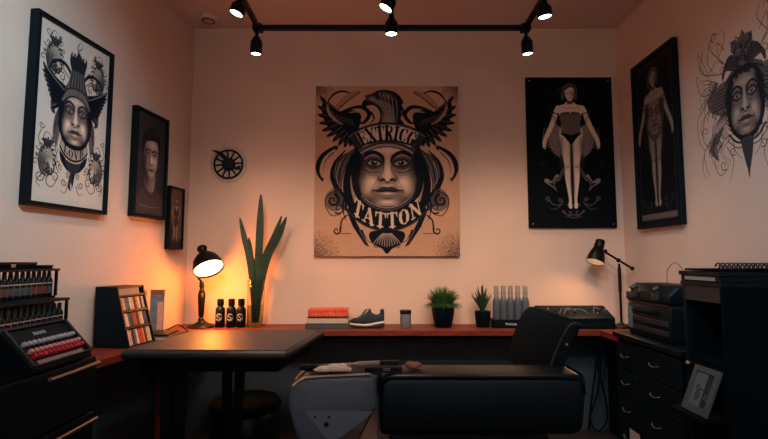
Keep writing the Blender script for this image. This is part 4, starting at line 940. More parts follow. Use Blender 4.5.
for i, x in enumerate((.793, .843, .893, .945, .998)):
    lb = ('grey glass bottle at the spiky plant end of the tray', 'grey glass bottle second from the spiky plant in the tray', 'grey glass bottle in the middle of the five in the tray', 'grey glass bottle second from the mixer end of the tray', 'grey glass bottle at the mixer end of the tray')[i]
    if i == 0: g0.location = (x, 3.425, ZT+.0085); g0['label'] = lb
    else: dup(g0, (x, 3.425, ZT+.0085), lb)

# ------------------------------------------------------------------ mixer
t = thing('mixing_console', 'flat black control console with sloped knob panel behind the chair back', 'console', (1.33, 3.43, ZT))
mx_, mX = 1.09, 1.582
obj('housing', B().prism([(3.325, ZT), (3.325, ZT+.075), (3.49, ZT+.142), (3.53, ZT+.142), (3.53, ZT)], 0, mx_, mX, .006), M_['black_satin'], t)
sl = Vector((0, .165, .067)).normalized(); nn = Vector((0, -.067, .165)).normalized()
def onm(x, q, h=.0): return Vector((x, 3.325, ZT+.075))+sl*q+nn*h
for k, (x, q) in enumerate([(1.16, .12), (1.21, .1), (1.25, .13), (1.3, .11), (1.34, .08), (1.39, .12), (1.48, .05), (1.51, .09), (1.54, .05), (1.56, .11), (1.45, .13), (1.5, .14)]):
    obj('knob', B().cyl(onm(x, q, 0), onm(x, q, .012), .009, .007, 14), M_['charcoal' if k % 3 else 'steel'], t, 40)
b = B()
for x, q, x2, q2 in ((1.22, .06, 1.3, .1), (1.33, .09, 1.42, .06), (1.25, .05, 1.36, .13), (1.46, .07, 1.53, .12)): b.tube(smooth_pts([onm(x, q, .003), onm((2*x+x2)/3, (q+q2)/2+.02, .02), onm((x+2*x2)/3, (q+q2)/2-.01, .022), onm(x2, q2, .003)], 5), .0025, 6)
obj('patch_cable', b, M_['grey_panel'], t, 60)
obj('label_strip', B().box((1.12, 3.3235, ZT+.03), (1.5, 3.3252, ZT+.034)), M_['charcoal'], t)
# cables below the counter
for i, (P, lb) in enumerate(((((1.5, 3.33, .706), (1.5, 3.37, .55), (1.48, 3.42, .3), (1.44, 3.46, .12), (1.5, 3.47, .03), (1.56, 3.46, .12), (1.55, 3.45, .25), (1.51, 3.47, .5), (1.525, 3.5, .703)), 'thin black cable looping down under the counter, longer of the two'), (((1.47, 3.36, .706), (1.47, 3.4, .5), (1.475, 3.5, .25), (1.46, 3.54, .02)), 'thin black cable hanging straight down beside the looped cable'))):
    tag(obj('power_cable', B().tube(smooth_pts(P, 8), .006, 8), M_['black_matte'], None, 60), lb, 'cable', 'cables under the counter')
# ------------------------------------------------------------------ left counter: swatch case, cards, brochure, papers
cy0 = 2.63; cx0 = wallx(cy0)+.03
LM = Matrix.Translation((cx0, cy0, ZT)) @ Matrix.Rotation(-math.atan(.127), 4, 'Z')       # local x away from wall, y towards back
t = thing('display_case', 'black slant-fronted case with three rows of colour cards on counter', 'case', (cx0, cy0, ZT), -math.atan(.127))
CW, CT, CH, CL = .215, .125, .325, .235
obj('side_panel', B().prism([(0, 0), (CW, 0), (CT, CH), (0, CH)], 1, 0, .012, .002), M_['black_satin'], t, world=False)
obj('side_panel', B().prism([(0, 0), (CW, 0), (CT, CH), (0, CH)], 1, CL-.012, CL, .002), M_['black_satin'], t, world=False)
obj('back_panel', B().box((0, .012, 0), (.012, CL-.012, CH)), M_['black_satin'], t, world=False)
obj('top_panel', B().box((.012, .012, CH-.012), (CT-.002, CL-.012, CH)), M_['black_satin'], t, world=False)
sx_ = lambda z: CW+(CT-CW)*z/CH
obj('nameplate', B().prism([(sx_(.325)-.012, .313), (sx_(.275)-.012, .275), (sx_(.275)-.002, .275), (sx_(.313)-.002, .313)], 1, .012, CL-.05, .001), M_['beige_metal'], t, world=False)
for z in (0., .098, .186, .27):
    obj('shelf', B().prism([(.012, z), (sx_(z)-.002, z), (sx_(z+.01)-.002, z+.01), (.012, z+.01)], 1, .012, CL-.012), M_['black_satin'], t, world=False)
cards = ['card_pink', 'card_cream', 'card_slate', 'card_dark', 'card_red', 'card_orange', 'card_cream', 'card_dark']
names = {'card_pink': 'pink', 'card_cream': 'cream', 'card_slate': 'slate blue', 'card_dark': 'near-black', 'card_red': 'red', 'card_orange': 'orange'}
rows = (['card_orange', 'card_pink', 'card_slate', 'card_slate', 'card_cream', 'card_pink', 'card_dark', 'card_orange', 'card_cream', 'card_dark', 'card_cream'],
        ['card_pink', 'card_cream', 'card_slate', 'card_dark', 'card_red', 'card_red', 'card_dark', 'card_pink', 'card_cream', 'card_dark', 'card_slate'],
        ['card_cream', 'card_pink', 'card_dark', 'card_slate', 'card_cream', 'card_red', 'card_red', 'card_orange', 'card_dark', 'card_pink', 'card_cream'])
rn = ('top', 'middle', 'bottom'); od = ('nearest the solid side', 'second from the solid side', 'third from the solid side', 'fourth from the solid side', 'fifth from the solid side', 'halfway along', 'fifth from the window end', 'fourth from the lamp end', 'third from the lamp end', 'second from the lamp end', 'at the lamp end')
od = ('first', 'second', 'third', 'fourth', 'fifth', 'sixth', 'seventh', 'eighth', 'ninth', 'tenth', 'eleventh')
card0 = None
for r, (z, hh) in enumerate(((.197, .07), (.109, .074), (.0105, .084))):
    for k in range(11):
        y = .0165+k*.0184; key = rows[r][k]; x1 = sx_(z+hh)-.008
        h2 = hh-(.004 if k % 3 else 0)
        c = obj('colour_card', B().prism([(x1-.06, 0), (sx_(z)-.008-.0, 0), (sx_(z+h2)-.008, h2), (x1-.06, h2)], 1, -.0072, .0072, .0008), M_[key], None)
        p = LM @ Vector((0, y+.0072, z)); c.location = p; c.rotation_euler = (0, 0, -math.atan(.127))
        tag(c, '%s card, %s from the near side, %s row of the slanted case' % (names[key], od[k], rn[r]), 'card', 'cards in the slanted case')
# leaning brochure, papers
y = 3.14; x = wallx(y)
t = thing('brochure', 'upright blue-grey brochure with brown top edge behind the card case', 'brochure', (x+.065, y, ZT), .2)
Mb = Matrix.Rotation(-.04, 4, 'X')
obj('cover', B().box((-.043, -.006, 0.0), (.043, .006, .245), .002, M=Mb), M_['brochure_blue'], t, world=False)
obj('header', B().box((-.0432, -.0066, .2452), (.0432, .0066, .278), .001, M=Mb), M_['brown_card'], t, world=False)
obj('side_picture', B().box((.004, -.0074, .02), (.038, -.0062, .2), M=Mb), M_['card_pink'], t, world=False)
y = 2.96; x = wallx(y)+.205
y = 2.99; x = wallx(y)+.215
t = thing('magazine', 'pale-edged magazine with dark cover, lowest on the counter near the lamp', 'magazine', (x, y, ZT), -.12)
obj('cover', B().box((-.09, -.12, .018), (.08, .12, .021), .001).box((-.09, -.12, 0), (.08, .12, .003), .001).box((-.09, -.12, 0), (-.086, .12, .021), .001), M_['charcoal'], t, world=False)
obj('pages', B().box((-.085, -.117, .003), (.077, .117, .018)), M_['paper'], t, world=False)
t = thing('tablet', 'thin black tablet lying on the magazine', 'tablet', (x-.015, y+.0, ZT+.0212), .1)
obj('body', B().box((-.07, -.1, 0), (.06, .1, .009), .003), M_['black_satin'], t, world=False)
obj('screen', B().box((-.062, -.09, .0088), (.052, .09, .0096)), M_['black_metal'], t, world=False)
tag(obj('charging_cable', B().tube(smooth_pts([(x-.08, y+.13, ZT+.005), (x-.05, y+.17, ZT+.03), (x-.0, y+.18, ZT+.05), (x+.05, y+.16, ZT+.028), (x+.08, y+.15, ZT+.005)], 6), .004, 8), M_['black_matte'], None, 60), 'short black cable arching on the counter behind the magazine', 'cable')

# ------------------------------------------------------------------ left drawer cabinet with tray and bottle racks
t = thing('tool_cabinet', 'black drawer cabinet with long metal bar handles, at left edge', 'cabinet', (-1.38, 1.55, 0))
x0, x1, y0, y1 = -1.66, -1.1, 1.15, 1.88
obj('body', B().box((x0, y0, .04), (x1-.02, y1, .868), .004), M_['black_matte'], t)
obj('plinth', B().box((x0+.03, y0+.03, 0), (x1-.06, y1-.03, .04)), M_['black_matte'], t)
for z0, z1 in ((.665, .86), (.36, .655), (.06, .35)):
    d = obj('drawer', B().box((x1-.02, y0+.006, z0), (x1, y1-.006, z1), .004), M_['black_satin'], t)
    zz = z1-.022
    h = obj('bar_handle', B().cyl((x1+.02, 1.59, zz), (x1+.02, 1.86, zz), .0068, None, 12), M_['rod_metal'], d, 50)
    obj('handle_post', B().cyl((x1, 1.61, zz), (x1+.02, 1.61, zz), .005, None, 10).cyl((x1, 1.84, zz), (x1+.02, 1.84, zz), .005, None, 10), M_['black_metal'], d, 50)
# slanted tray
t = thing('ink_display', 'black slanted display tray of ink caps on top of the left cabinet', 'tray', (-1.15, 1.68, .869))
za = .869
T0, T1 = Vector((-1.205, 0, .998)), Vector((-1.098, 0, .886))
obj('wedge', B().prism([(-1.215, za), (-1.098, za), (-1.098, .884), (-1.2, .99), (-1.215, .99)], 1, 1.535, 1.835, .002), M_['black_satin'], t)
es = (T1-T0); ln = es.length; es.normalize(); en = Vector((-es.z, 0, es.x)); en = en if en.x > 0 else -en
def ont(y, q, h=0.): return Vector((T0.x, y, T0.z))+es*(q*ln)+en*(h-.004)
def strip(q0, q1, ya, yb, h0, h1):
    a, b_, c, d = [ont(0, q, h) for q, h in ((q0, h0), (q1, h0), (q1, h1), (q0, h1))]
    return [(p.x, p.z) for p in (a, b_, c, d)], ya, yb
def sbox(B_, q0, q1, ya, yb, h0, h1, bev=.0008):
    P, ya, yb = strip(q0, q1, ya, yb, h0, h1); return B_.prism(P, 1, ya, yb, bev)
b = B(); sbox(b, 0, .03, 1.535, 1.835, -.002, .014); sbox(b, .97, 1., 1.535, 1.835, -.002, .014); sbox(b, .0, 1., 1.825, 1.835, -.002, .014); sbox(b, 0, 1., 1.535, 1.545, -.002, .014)
obj('rim', b, M_['charcoal'], t)
obj('header_card', sbox(B(), .04, .3, 1.55, 1.82, 0, .002), M_['charcoal'], t)
Mt = Matrix.Translation(ont(1.68, .17, .0024)) @ Matrix((Vector((0, 1, 0)), -es, en)).transposed().to_4x4()
text_mesh('lettering', 'suons', .026, Mt, M_['label_white'], t)
obj('swatch_strip', sbox(B(), .86, .95, 1.57, 1.8, 0, .006), M_['beige_metal'], t)
obj('cap_holder', sbox(sbox(B(), .36, .5, 1.55, 1.815, 0, .003), .56, .82, 1.55, 1.815, 0, .003), M_['black_matte'], t)
def cap(nm, label, y, q, m, r=.0085, h=.012):
    p = ont(y, q, .0034); o = obj(nm, B().lathe([(0, 0), (r, 0), (r, h*.7), (r*.8, h), (0, h)], 16), M_[m], None, 45)
    o.location = p; o.rotation_euler = en.to_track_quat('Z', 'Y').to_euler(); return o
ordn = ('first', 'second', 'third', 'fourth', 'fifth', 'sixth', 'seventh', 'eighth', 'ninth', 'tenth', 'eleventh', 'twelfth', 'thirteenth', 'fourteenth')
for k in range(12):
    y = 1.808-k*.0216
    tag(cap('ink_pot', '', y, .43, 'silver_cap'), 'small silver ink pot, %s from the far end of its row, slanted tray' % ordn[k], 'cap', 'silver pots in the slanted tray')
    tag(cap('ink_pot', '', y, .63, 'pink_cap', .008, .014), 'small pink ink pot, %s from the far end of its row, slanted tray' % ordn[k], 'cap', 'pink pots in the slanted tray')
    tag(cap('ink_pot', '', y, .76, 'red_cap', .009, .014), 'small red ink pot, %s from the far end of its row, slanted tray' % ordn[k], 'cap', 'red pots in the slanted tray')
# stepped rack
t = thing('bottle_rack', 'black stepped rack with two tiers of ink bottles on left cabinet', 'rack', (-1.34, 1.6, .869))
RY0, RA, RB = 1.3, 1.885, 1.962
obj('lower_base', B().box((-1.33, RY0, .869), (-1.225, RA, .962), .002), M_['black_matte'], t)
obj('upper_base', B().box((-1.46, RY0, .869), (-1.3305, RB, 1.082), .002), M_['black_matte'], t)
obj('shelf_board', B().box((-1.3305, RY0, 1.071), (-1.222, RA+.004, 1.08), .0015), M_['black_satin'], t)
obj('shelf_board', B().box((-1.42, RY0, 1.182), (-1.318, RB+.004, 1.191), .0015), M_['black_satin'], t)
for y, x, za_, zb in ((RA-.006, -1.232, .962, 1.071), (RB-.006, -1.33, 1.082, 1.182)):
    obj('post', B().box((x-.004, y, za_), (x+.006, y+.007, zb)), M_['black_satin'], t)
def small_bottle():
    t = thing('ink_bottle', '', 'bottle')
    obj('body', B().lathe([(0, 0), (.0125, 0), (.0135, .002), (.0135, .062), (.009, .072), (.007, .076), (0, .076)], 16), M_['lamp_black'], t, 45, world=False)
    obj('label', B().lathe([(.0138, .012), (.0138, .04)], 16, cap=False), M_['label_teal'], t, 60, world=False)
    obj('cap', B().lathe([(0, .0755), (.0075, .0755), (.008, .078), (.006, .1), (0, .1)], 14), M_['charcoal'], t, 45, world=False)
    obj('cap_band', B().lathe([(.0138, .05), (.0138, .054)], 16, cap=False), M_['grey_paper'], t, 60, world=False)
    return t
sb = small_bottle(); sr = copy_tree(sb)
for c in bpy.data.objects:
    if c.parent == sr and c.name.startswith('label'):
        c.data = c.data.copy(); c.data.materials.clear(); c.data.materials.append(M_['label_red'])
used = set()
for tier, (x, z, yy, n) in enumerate(((-1.245, .9625, RA-.022, 11), (-1.345, 1.0825, RB-.022, 11))):
    for k in range(n):
        red = (k in (1, 2, 3, 8)) if tier else (k in (0, 2, 3, 4, 9)); src = sr if red else sb
        lb = 'small dark ink bottle with %s label, %s from the far end, %s rack tier' % ('reddish' if red else 'grey-green', ordn[k], 'upper' if tier else 'lower')
        loc = (x, yy-k*.0285, z)
        if id(src) not in used: used.add(id(src)); src.location = loc; src['label'] = lb; src['group'] = 'ink bottles in the rack'
        else: dup(src, loc, lb, group='ink bottles in the rack')
def flat_box(name, label, lo, hi, m='black_matte', lid=True):
    t = thing(name, label, 'box', ((lo[0]+hi[0])/2, (lo[1]+hi[1])/2, lo[2]))
    zz = lo[2]+(hi[2]-lo[2])*.62
    obj('tray', B().box(lo, (hi[0], hi[1], zz), .0015), M_[m], t)
    obj('lid', B().box((lo[0]-.002, lo[1]-.002, zz), (hi[0]+.002, hi[1]+.002, hi[2]), .0015), M_['black_satin'], t)
    return t
q = flat_box('storage_box', 'larger flat black box lying on top of the bottle rack', (-1.41, 1.5, 1.1915), (-1.34, 1.86, 1.217))
obj('latch', B().box((-1.3385, 1.73, 1.198), (-1.336, 1.75, 1.21), .0005), M_['steel'], q)
flat_box('storage_box', 'smaller thinner flat black box at far end on top of bottle rack', (-1.4, 1.875, 1.1915), (-1.335, 1.945, 1.205))

# ------------------------------------------------------------------ table
t = thing('work_table', 'large black table with padded edge and splayed legs, left', 'table', (-.85, 2.7, 0))
TZ = .79
TP = [(-1.282, 2.365), (-.462, 2.35), (-.372, 3.06), (-1.19, 3.045)]
def inset(P, d):
    c = Vector((sum(p[0] for p in P)/4, sum(p[1] for p in P)/4)); return [tuple(c+(Vector(p)-c)*(1-d)) for p in P]
obj('table_top', B().prism(TP, 2, TZ-.048, TZ-.001, .02, 4), M_['table_edge'], t, 40)
obj('top_surface', B().prism(inset(TP, .045), 2, TZ-.002, TZ+.0015, .001), M_['table_top'], t)
AP = inset(TP, .16); fr = B().prism(AP, 2, TZ-.112, TZ-.048, .004)
obj('apron', fr, M_['black_matte'], t)
for (xt, yt, xb, yb) in ((-1.095, 2.47, -1.082, 2.5), (-1.02, 2.47, -1.035, 2.5), (-.915, 2.86, -.9, 2.86), (-.835, 2.86, -.855, 2.86)):
    obj('leg', B().loft([[(xb-.02, yb-.02, 0), (xb+.02, yb-.02, 0), (xb+.02, yb+.02, 0), (xb-.02, yb+.02, 0)], [(xt-.026, yt-.02, TZ-.112), (xt+.026, yt-.02, TZ-.112), (xt+.026, yt+.02, TZ-.112), (xt-.026, yt+.02, TZ-.112)]]), M_['black_satin'], t)
obj('foot_bar', B().box((-1.14, 2.46, 0), (-.98, 2.54, .02), .003).box((-.96, 2.82, 0), (-.8, 2.9, .02), .003), M_['black_satin'], t)
# pouf
t = thing('pouf', 'low round black ottoman with a faint scribbled mark under the table', 'ottoman', (-.9, 3.22, 0))
Mp = Matrix.Translation((-.9, 3.22, 0))
obj('body', B().lathe([(0, .0), (.2, 0), (.215, .02), (.215, .25), (.205, .262), (0, .262)], 40, Mp), M_['black_leather'], t, 40)
obj('cushion', B().lathe([(0, .262), (.205, .262), (.222, .275), (.224, .3), (.208, .325), (.12, .338), (0, .341)], 40, Mp), M_['black_matte'], t, 50)
b = B(); R_ = .2175
P = smooth_pts([(-.03, .16), (-.005, .2), (0, .17), (.02, .205), (.03, .18), (.055, .21), (.05, .18), (.085, .2), (.11, .21)], 4)
b.tube([(-.9+R_*math.sin(p[0]/R_+.25), 3.22-R_*math.cos(p[0]/R_+.35), p[1]) for p in P], .0022, 5)
obj('scribble', b, M_['grey_panel'], t, 60)

# ------------------------------------------------------------------ tattoo chair
t = thing('tattoo_chair', 'black leather tattoo chair with a raised back and thick armrest, centre', 'chair', (.3, 2.1, 0))
obj('armrest', B().prism([(-.02, .63), (0.005, .608), (.675, .604), (.71, .62), (.728, .792), (.715, .815), (0.02, .815), (-.02, .79)], 1, 1.75, 1.95, .028, 5), M_['black_leather'], t, 35)
obj('armrest_piping', B().tube(smooth_pts([(-.018, 1.753, .77), (0.0, 1.752, .797), (.05, 1.755, .803), (.35, 1.754, .803), (.66, 1.755, .801), (.705, 1.754, .788), (.715, 1.753, .75)], 6), .0045, 8), M_['black_matte'], t, 60)
obj('armrest', B().prism([(-.03, .56), (.66, .56), (.68, .7), (.66, .722), (0.0, .722), (-.03, .7)], 1, 2.36, 2.5, .022, 4), M_['back_leather'], t, 35)
obj('seat', B().box((-.02, 1.96, .53), (.66, 2.355, .675), .03, 4), M_['back_leather'], t, 35)
# backrest: lofted pad leaning to the right, rolled top
bk = []
prof = [(.62, .62), (.629, .72), (.65, .82), (.685, .91), (.714, .962), (.737, .983), (.762, .988), (.782, .974), (.772, .94), (.738, .88), (.706, .8), (.684, .72), (.674, .62)]
obj('backrest', B().prism(prof, 1, 1.915, 2.51, .022, 4), M_['back_leather'], t, 40)
obj('backrest_piping', B().tube(smooth_pts([(.629, 1.918, .64), (.637, 1.918, .72), (.657, 1.918, .82), (.69, 1.918, .9), (.718, 1.918, .952), (.74, 1.919, .972), (.762, 1.92, .976), (.772, 1.92, .968)], 6), .0045, 8), M_['charcoal'], t, 60)
obj('button', B().lathe([(0, .004), (.004, .003), (.006, 0)], 12, axisM((.715, 1.914, .895), (0, -1, 0))), M_['steel'], t, 40)
obj('support_arm', B().box((.02, 1.98, .46), (.66, 2.32, .53), .01), M_['black_metal'], t)
obj('pedestal', B().cyl((.32, 2.15, .08), (.32, 2.15, .46), .09, .075, 28), M_['black_metal'], t, 40)
obj('base', B().lathe([(0, 0), (.32, 0), (.33, .015), (.3, .05), (.12, .085), (0, .085)], 40, Matrix.Translation((.32, 2.15, 0))), M_['black_metal'], t, 40)

# ------------------------------------------------------------------ moulded grey console with tools
t = thing('equipment_stand', 'grey moulded stand with rounded end and bolted triangular plate beside chair', 'stand', (-.15, 1.9, 0))
pr = [(-.345, .70), (-.338, .755), (-.318, .788), (-.285, .803), (-.2, .809), (-.04, .815), (-.024, .806), (-.024, .692), (-.145, .605), (-.165, .55), (-.285, .55), (-.318, .62)]
obj('shell', B().prism(pr, 1, 1.76, 2.0, .018, 4), M_['grey_shell'], t, 40)
obj('side_plate', B().prism([(-.285, .695), (-.036, .688), (-.15, .6), (-.185, .592), (-.215, .6)], 1, 1.752, 1.764, .003), M_['grey_panel'], t)
for x, z, r in ((-.244, .672, .005), (-.195, .672, .005), (-.204, .645, .0095)):
    obj('bolt', B().lathe([(0, .004), (r*.8, .004), (r, 0)], 14, axisM((x, 1.7525, z), (0, -1, 0))), M_['black_metal'], t, 40)
obj('highlight_trim', B().prism([(-.33, .776), (-.31, .794), (-.283, .8065), (-.2, .8125), (-.05, .8175), (-.05, .8155), (-.2, .809), (-.28, .8025), (-.306, .789), (-.326, .772)], 1, 1.757, 1.782, .001), M_['highlight_pale'], t)  # pale strip laid on as the highlight along the top edge
obj('end_trim', B().tube(smooth_pts([(-.318, 1.775, .793), (-.312, 1.85, .797), (-.305, 1.985, .8)], 4), .006, 8), M_['brass'], t, 60)
obj('top_tray', B().prism([(-.29, .816), (.07, .816), (.07, .8185), (-.29, .8185)], 1, 1.785, 1.9, .0015), M_['charcoal'], t)
obj('bracket', B().prism([(-.125, .5), (-.035, .675), (-.024, .675), (-.024, .5)], 1, 1.84, 1.9, .003), M_['beige_metal'], t)
obj('column', B().box((-.26, 1.82, .06), (-.16, 1.94, .56), .01), M_['beige_metal'], t)
obj('foot', B().box((-.36, 1.74, 0), (-.06, 2.02, .06), .012), M_['black_metal'], t)
def pen(label, p0, p1, r, grip, tip):
    p0, p1 = Vector(p0), Vector(p1); d = p1-p0
    t = thing('tattoo_pen', label, 'tattoo machine', p0)
    obj('grip', B().cyl(p0, p0+d*.4, r, r, 18), M_[grip], t, 50); obj('barrel', B().cyl(p0+d*.4, p0+d*.85, r*.85, r*.8, 18), M_[tip], t, 50); obj('tip', B().cyl(p0+d*.85, p1, r*.7, r*.25, 14), M_['steel'], t, 50)
zt = .819
pen('black-gripped tattoo pen at the rounded end of the grey stand', (-.31, 1.82, zt+.009), (-.17, 1.82, zt+.011), .011, 'black_satin', 'charcoal')
pen('thicker pale-barrelled tattoo pen in middle of stand top, dark ribbed grip', (.055, 1.866, zt+.014), (-.125, 1.86, zt+.012), .0135, 'black_satin', 'grey_paper')
t = thing('glove', 'crumpled off-white glove lying on top of the grey stand', 'glove', (-.2, 1.86, zt))
b = B()
for (x, y, z, r, sc) in ((-.215, 1.79, .017, .02, (1.6, 1, .55)), (-.18, 1.79, .021, .02, (1.5, 1, .7)), (-.152, 1.793, .022, .017, (1.1, 1, .8)), (-.235, 1.785, .014, .014, (1.6, .7, .5))): b.ball((x, y, zt+z-.006), r, sc)
obj('palm', b, M_['white_cloth'], t, 80)
for k in range(4): obj('finger', B().tube(smooth_pts([(-.2+k*.012, 1.785, zt+.012), (-.18+k*.014, 1.778-.002*k, zt+.016), (-.155+k*.012, 1.775, zt+.01)], 4), [.007]*8+[.005], 8), M_['white_cloth'], t, 80)
t = thing('power_box', 'small black box with pale lettering on the grey stand', 'power supply', (.0, 1.855, zt))
obj('case', B().box((-.07, 1.79, zt), (.066, 1.835, zt+.016), .003), M_['black_satin'], t)
text_mesh('lettering', 'CIOI', .013, Matrix.Translation((.01, 1.7895, zt+.008)) @ Matrix.Rotation(PI/2, 4, 'X'), M_['label_white'], t)
t = thing('wipe_cloth', 'small dusty pink cloth bunched between stand and armrest', 'cloth', (.11, 1.9, zt))
b = B()
for (x, y, z, r) in ((.1, 1.86, .011, .018), (.125, 1.865, .009, .016), (.11, 1.85, .008, .016)): b.ball((x, y, zt+z), r, (1.2, 1, .7))
obj('fold', b, M_['pink_cloth'], t, 80)

# ------------------------------------------------------------------ right: drawer unit
t = thing('drawer_unit', 'black two-column drawer unit with curved pulls beneath the tool case', 'drawers', (1.6, 2.7, 0))
DX, DT = 1.42, .79
obj('carcass', B().box((DX+.02, 2.335, .03), (1.795, 3.0, DT-.03), .004), M_['black_matte'], t)
obj('top_board', B().box((DX-.012, 2.325, DT-.03), (1.797, 3.012, DT), .004), M_['black_satin'], t)
obj('plinth', B().box((DX+.04, 2.36, 0), (1.78, 2.98, .03)), M_['black_matte'], t)
for ya, yb, off in ((2.345, 2.735, .0), (2.745, 2.99, -.012)):
    for k in range(4):
        z1 = .745-k*.155+off
        d = obj('drawer', B().box((DX, ya, z1-.148), (DX+.02, yb, z1), .003), M_['black_satin'], t)
        c = (ya+yb)/2+(.04 if yb < 2.9 else 0.02); zz = z1-.075
        w = .042
        obj('pull', B().tube(smooth_pts([(DX, c+w, zz+.006), (DX-.009, c+w*.75, zz+.001), (DX-.012, c, zz-.006), (DX-.009, c-w*.75, zz+.001), (DX, c-w, zz+.006)], 5), .0034, 8), M_['pull_steel'], d, 60)
        if yb > 2.9 and k == 3:
            obj('paper_label', B().box((DX-.0012, ya+.01, z1-.13), (DX, ya+.12, z1-.012)), M_['grey_paper'], d)
# tool case
t = thing('tool_case', 'black ribbed tool case with two latches on the drawer unit', 'tool case', (1.6, 2.72, DT))
obj('body', B().box((1.47, 2.5, DT), (1.72, 2.93, DT+.19), .012, 3), M_['black_satin'], t, 35)
obj('lid', B().prism([(1.462, DT+.2), (1.728, DT+.2), (1.728, DT+.27), (1.7, DT+.3), (1.52, DT+.3), (1.462, DT+.25)], 1, 2.492, 2.938, .012, 3), M_['black_satin'], t, 35)
obj('seam', B().box((1.475, 2.505, DT+.188), (1.715, 2.925, DT+.202)), M_['charcoal'], t)
for y in (2.6, 2.82): obj('latch', B().box((1.448, y-.03, DT+.215), (1.466, y+.03, DT+.27), .005).cyl((1.47, y, DT+.285), (1.44, y, DT+.27), .016, .014, 14), M_['charcoal'], t, 40)
for z in (.035, .085): obj('rib', B().box((1.462, 2.51, DT+z), (1.471, 2.92, DT+z+.03), .004), M_['charcoal'], t)
obj('handle', B().tube(smooth_pts([(1.468, 2.62, DT+.15), (1.44, 2.63, DT+.15), (1.435, 2.72, DT+.15), (1.44, 2.81, DT+.15), (1.468, 2.82, DT+.15)], 5), .009, 10), M_['black_matte'], t, 60)
obj('side_label', B().box((1.4615, 2.86, DT+.04), (1.4632, 2.91, DT+.16)), M_['grey_panel'], t)
obj('antenna_wire', B().tube(smooth_pts([(1.7, 2.9, DT+.29), (1.72, 2.93, DT+.37), (1.73, 2.86, DT+.42), (1.73, 2.78, DT+.36), (1.72, 2.74, DT+.3)], 6), .0018, 6), M_['charcoal'], t, 60)

# ------------------------------------------------------------------ tall cabinet
t = thing('cabinet', 'tall black cabinet with an open niche and pull-out shelf, right edge', 'cabinet', (1.56, 2.05, 0))
KX, KY0, KY1, KZ = 1.35, 1.93, 2.19, 1.115
obj('side_panel', B().box((KX, KY0, 0), (1.79, KY0+.018, KZ), .002), M_['black_matte'], t)
obj('side_panel', B().box((KX, KY1-.018, 0), (1.79, KY1, KZ), .002), M_['black_satin'], t)
obj('back_panel', B().box((1.77, KY0+.018, 0), (1.79, KY1-.018, KZ)), M_['black_matte'], t)
obj('top_panel', B().box((KX-.006, KY0-.004, KZ), (1.79, KY1+.004, KZ+.018), .002), M_['black_satin'], t)
obj('fascia', B().box((KX, KY0+.018, 1.05), (KX+.015, KY1-.018, KZ), .001), M_['charcoal'], t)
for z in (.79, .4): obj('shelf', B().box((KX+.01, KY0+.018, z), (1.77, KY1-.018, z+.018)), M_['black_matte'], t)
for z0, z1 in ((.42, .785), (.03, .395)):
    d = obj('door', B().box((KX, KY0+.02, z0), (KX+.016, KY1-.02, z1), .002), M_['black_matte'], t)
    obj('knob', B().ball((KX-.012, KY1-.032, z1-.012), .011), M_['brass'], d, 60)
obj('pull_out_shelf', B().box((1.225, KY0-.01, .588), (KX, 2.12, .606), .002), M_['black_matte'], t)
# photo frame
t = thing('photo_frame', 'silver-edged photo frame leaning against the tall cabinet', 'photo frame', (1.255, 2.0, .6065), 0)
fw, fh = .155, .19
lean = Vector((.075, 0, .186)).normalized(); o_ = Vector((1.258, 2.0, .607)); yy_ = Vector((0, -1, 0)); nf = yy_.cross(lean); nf = nf if nf.x < 0 else -nf
Mf = Matrix.Translation(o_) @ Matrix((yy_, -nf, lean)).transposed().to_4x4()
b = B(); rm = .024
for lo, hi in (((-fw/2, -.012, 0), (-fw/2+rm, 0, fh)), ((fw/2-rm, -.012, 0), (fw/2, 0, fh)), ((-fw/2+rm, -.012, fh-rm), (fw/2-rm, 0, fh)), ((-fw/2+rm, -.012, 0), (fw/2-rm, 0, rm*1.3))): b.box(lo, hi, .002, M=Mf)
obj('frame', b, M_['photo_frame'], t)
obj('backing', B().box((-fw/2+.01, -.004, .01), (fw/2-.01, -.0005, fh-.01), M=Mf), M_['black_matte'], t)
draw_note().mesh('picture', Mf @ Vector((-fw/2+rm, -.006, fh-rm)), (Mf.to_3x3() @ Vector((fw-2*rm, 0, 0))), (Mf.to_3x3() @ Vector((0, 0, -(fh-rm*2.3)))), INKG, t)
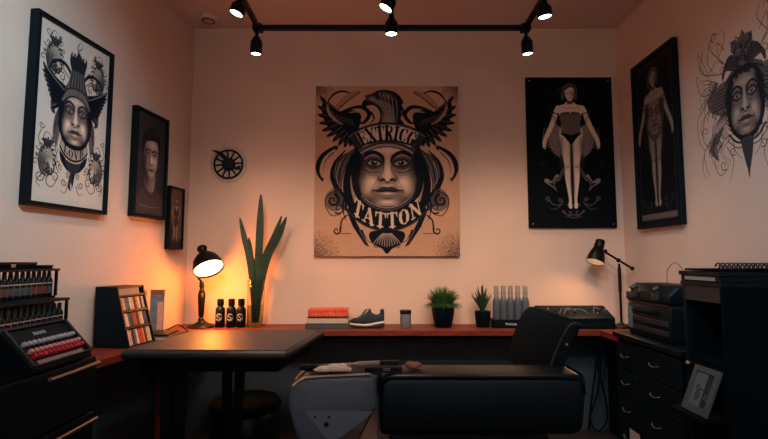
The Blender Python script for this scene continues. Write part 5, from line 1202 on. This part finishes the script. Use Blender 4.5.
# binder and spiral book on top
t = thing('document_box', 'flat black box with pale paper edge showing, on tall cabinet', 'box', (1.5, 2.07, KZ+.0185))
z0 = KZ+.0185
obj('tray', B().box((KX-.004, KY0+.005, z0), (1.7, KY1, z0+.026), .002), M_['black_satin'], t)
obj('lid', B().box((KX-.012, KY0, z0+.026), (1.705, KY1+.004, z0+.044), .002), M_['black_satin'], t)
obj('paper_edge', B().box((KX-.0055, KY0+.035, z0+.006), (KX-.0038, KY1-.03, z0+.022)), M_['grey_paper'], t)
t = thing('spiral_sketchbook', 'dark wire-bound sketchbook lying on top of the tall cabinet', 'sketchbook', (1.55, 2.0, z0+.0465))
z1 = z0+.0465
obj('cover', B().box((1.345, 1.955, z1), (1.68, 2.16, z1+.009), .002), M_['black_matte'], t)
obj('spiral_binding', B().tube([(1.352+.3*k/(17*10), 1.955+.014*math.cos(2*PI*k/10), z1+.0178+.014*math.sin(2*PI*k/10)) for k in range(171)], .0036, 6), M_['charcoal'], t, 60)
# ------------------------------------------------------------------ light, world, camera
WARM = (1, .72, .52); NEUT = (.58, .9, 1.05); FILL = (1, .95, .97)
for i, (p, d) in enumerate(LENS):
    if i < 6: add_spot(p, (d.x*.6, d.y, d.z), 20 if i < 3 else 14, 95, 1., WARM, .03)
    elif i < 9: add_spot(p, d, 118, 64, 1., WARM, .22)
    elif i == 9: add_spot(p, d, 150, 80, 1., NEUT, .08)
    elif i == 10: add_spot(p, d, 120, 62, 1., NEUT, .08)
    else: add_spot(p, d, 200, 120, 1., FILL, .08)  # beams of the added rear pair, for ambient fill
w = bpy.data.worlds.new('room_air'); S.world = w; w.use_nodes = True
bg = w.node_tree.nodes['Background']; bg.inputs['Color'].default_value = (.55, .72, .9, 1); bg.inputs['Strength'].default_value = .1
cam = bpy.data.cameras.new('camera'); co = bpy.data.objects.new('camera', cam); COL.objects.link(co)
cam.sensor_width = 36; cam.lens = 480/768*36; cam.clip_start = .05
co.location = (0, 0, 1.225); co.rotation_euler = (PI/2+math.atan(40.5/480), 0, 0)
S.camera = co
S.view_settings.view_transform = 'Standard'; S.view_settings.look = 'None'; S.view_settings.gamma = 1; S.view_settings.use_curve_mapping = False
S.view_settings.exposure = 0.
S.cycles.max_bounces = 8; S.cycles.use_denoising = True; S.cycles.sample_clamp_indirect = 4
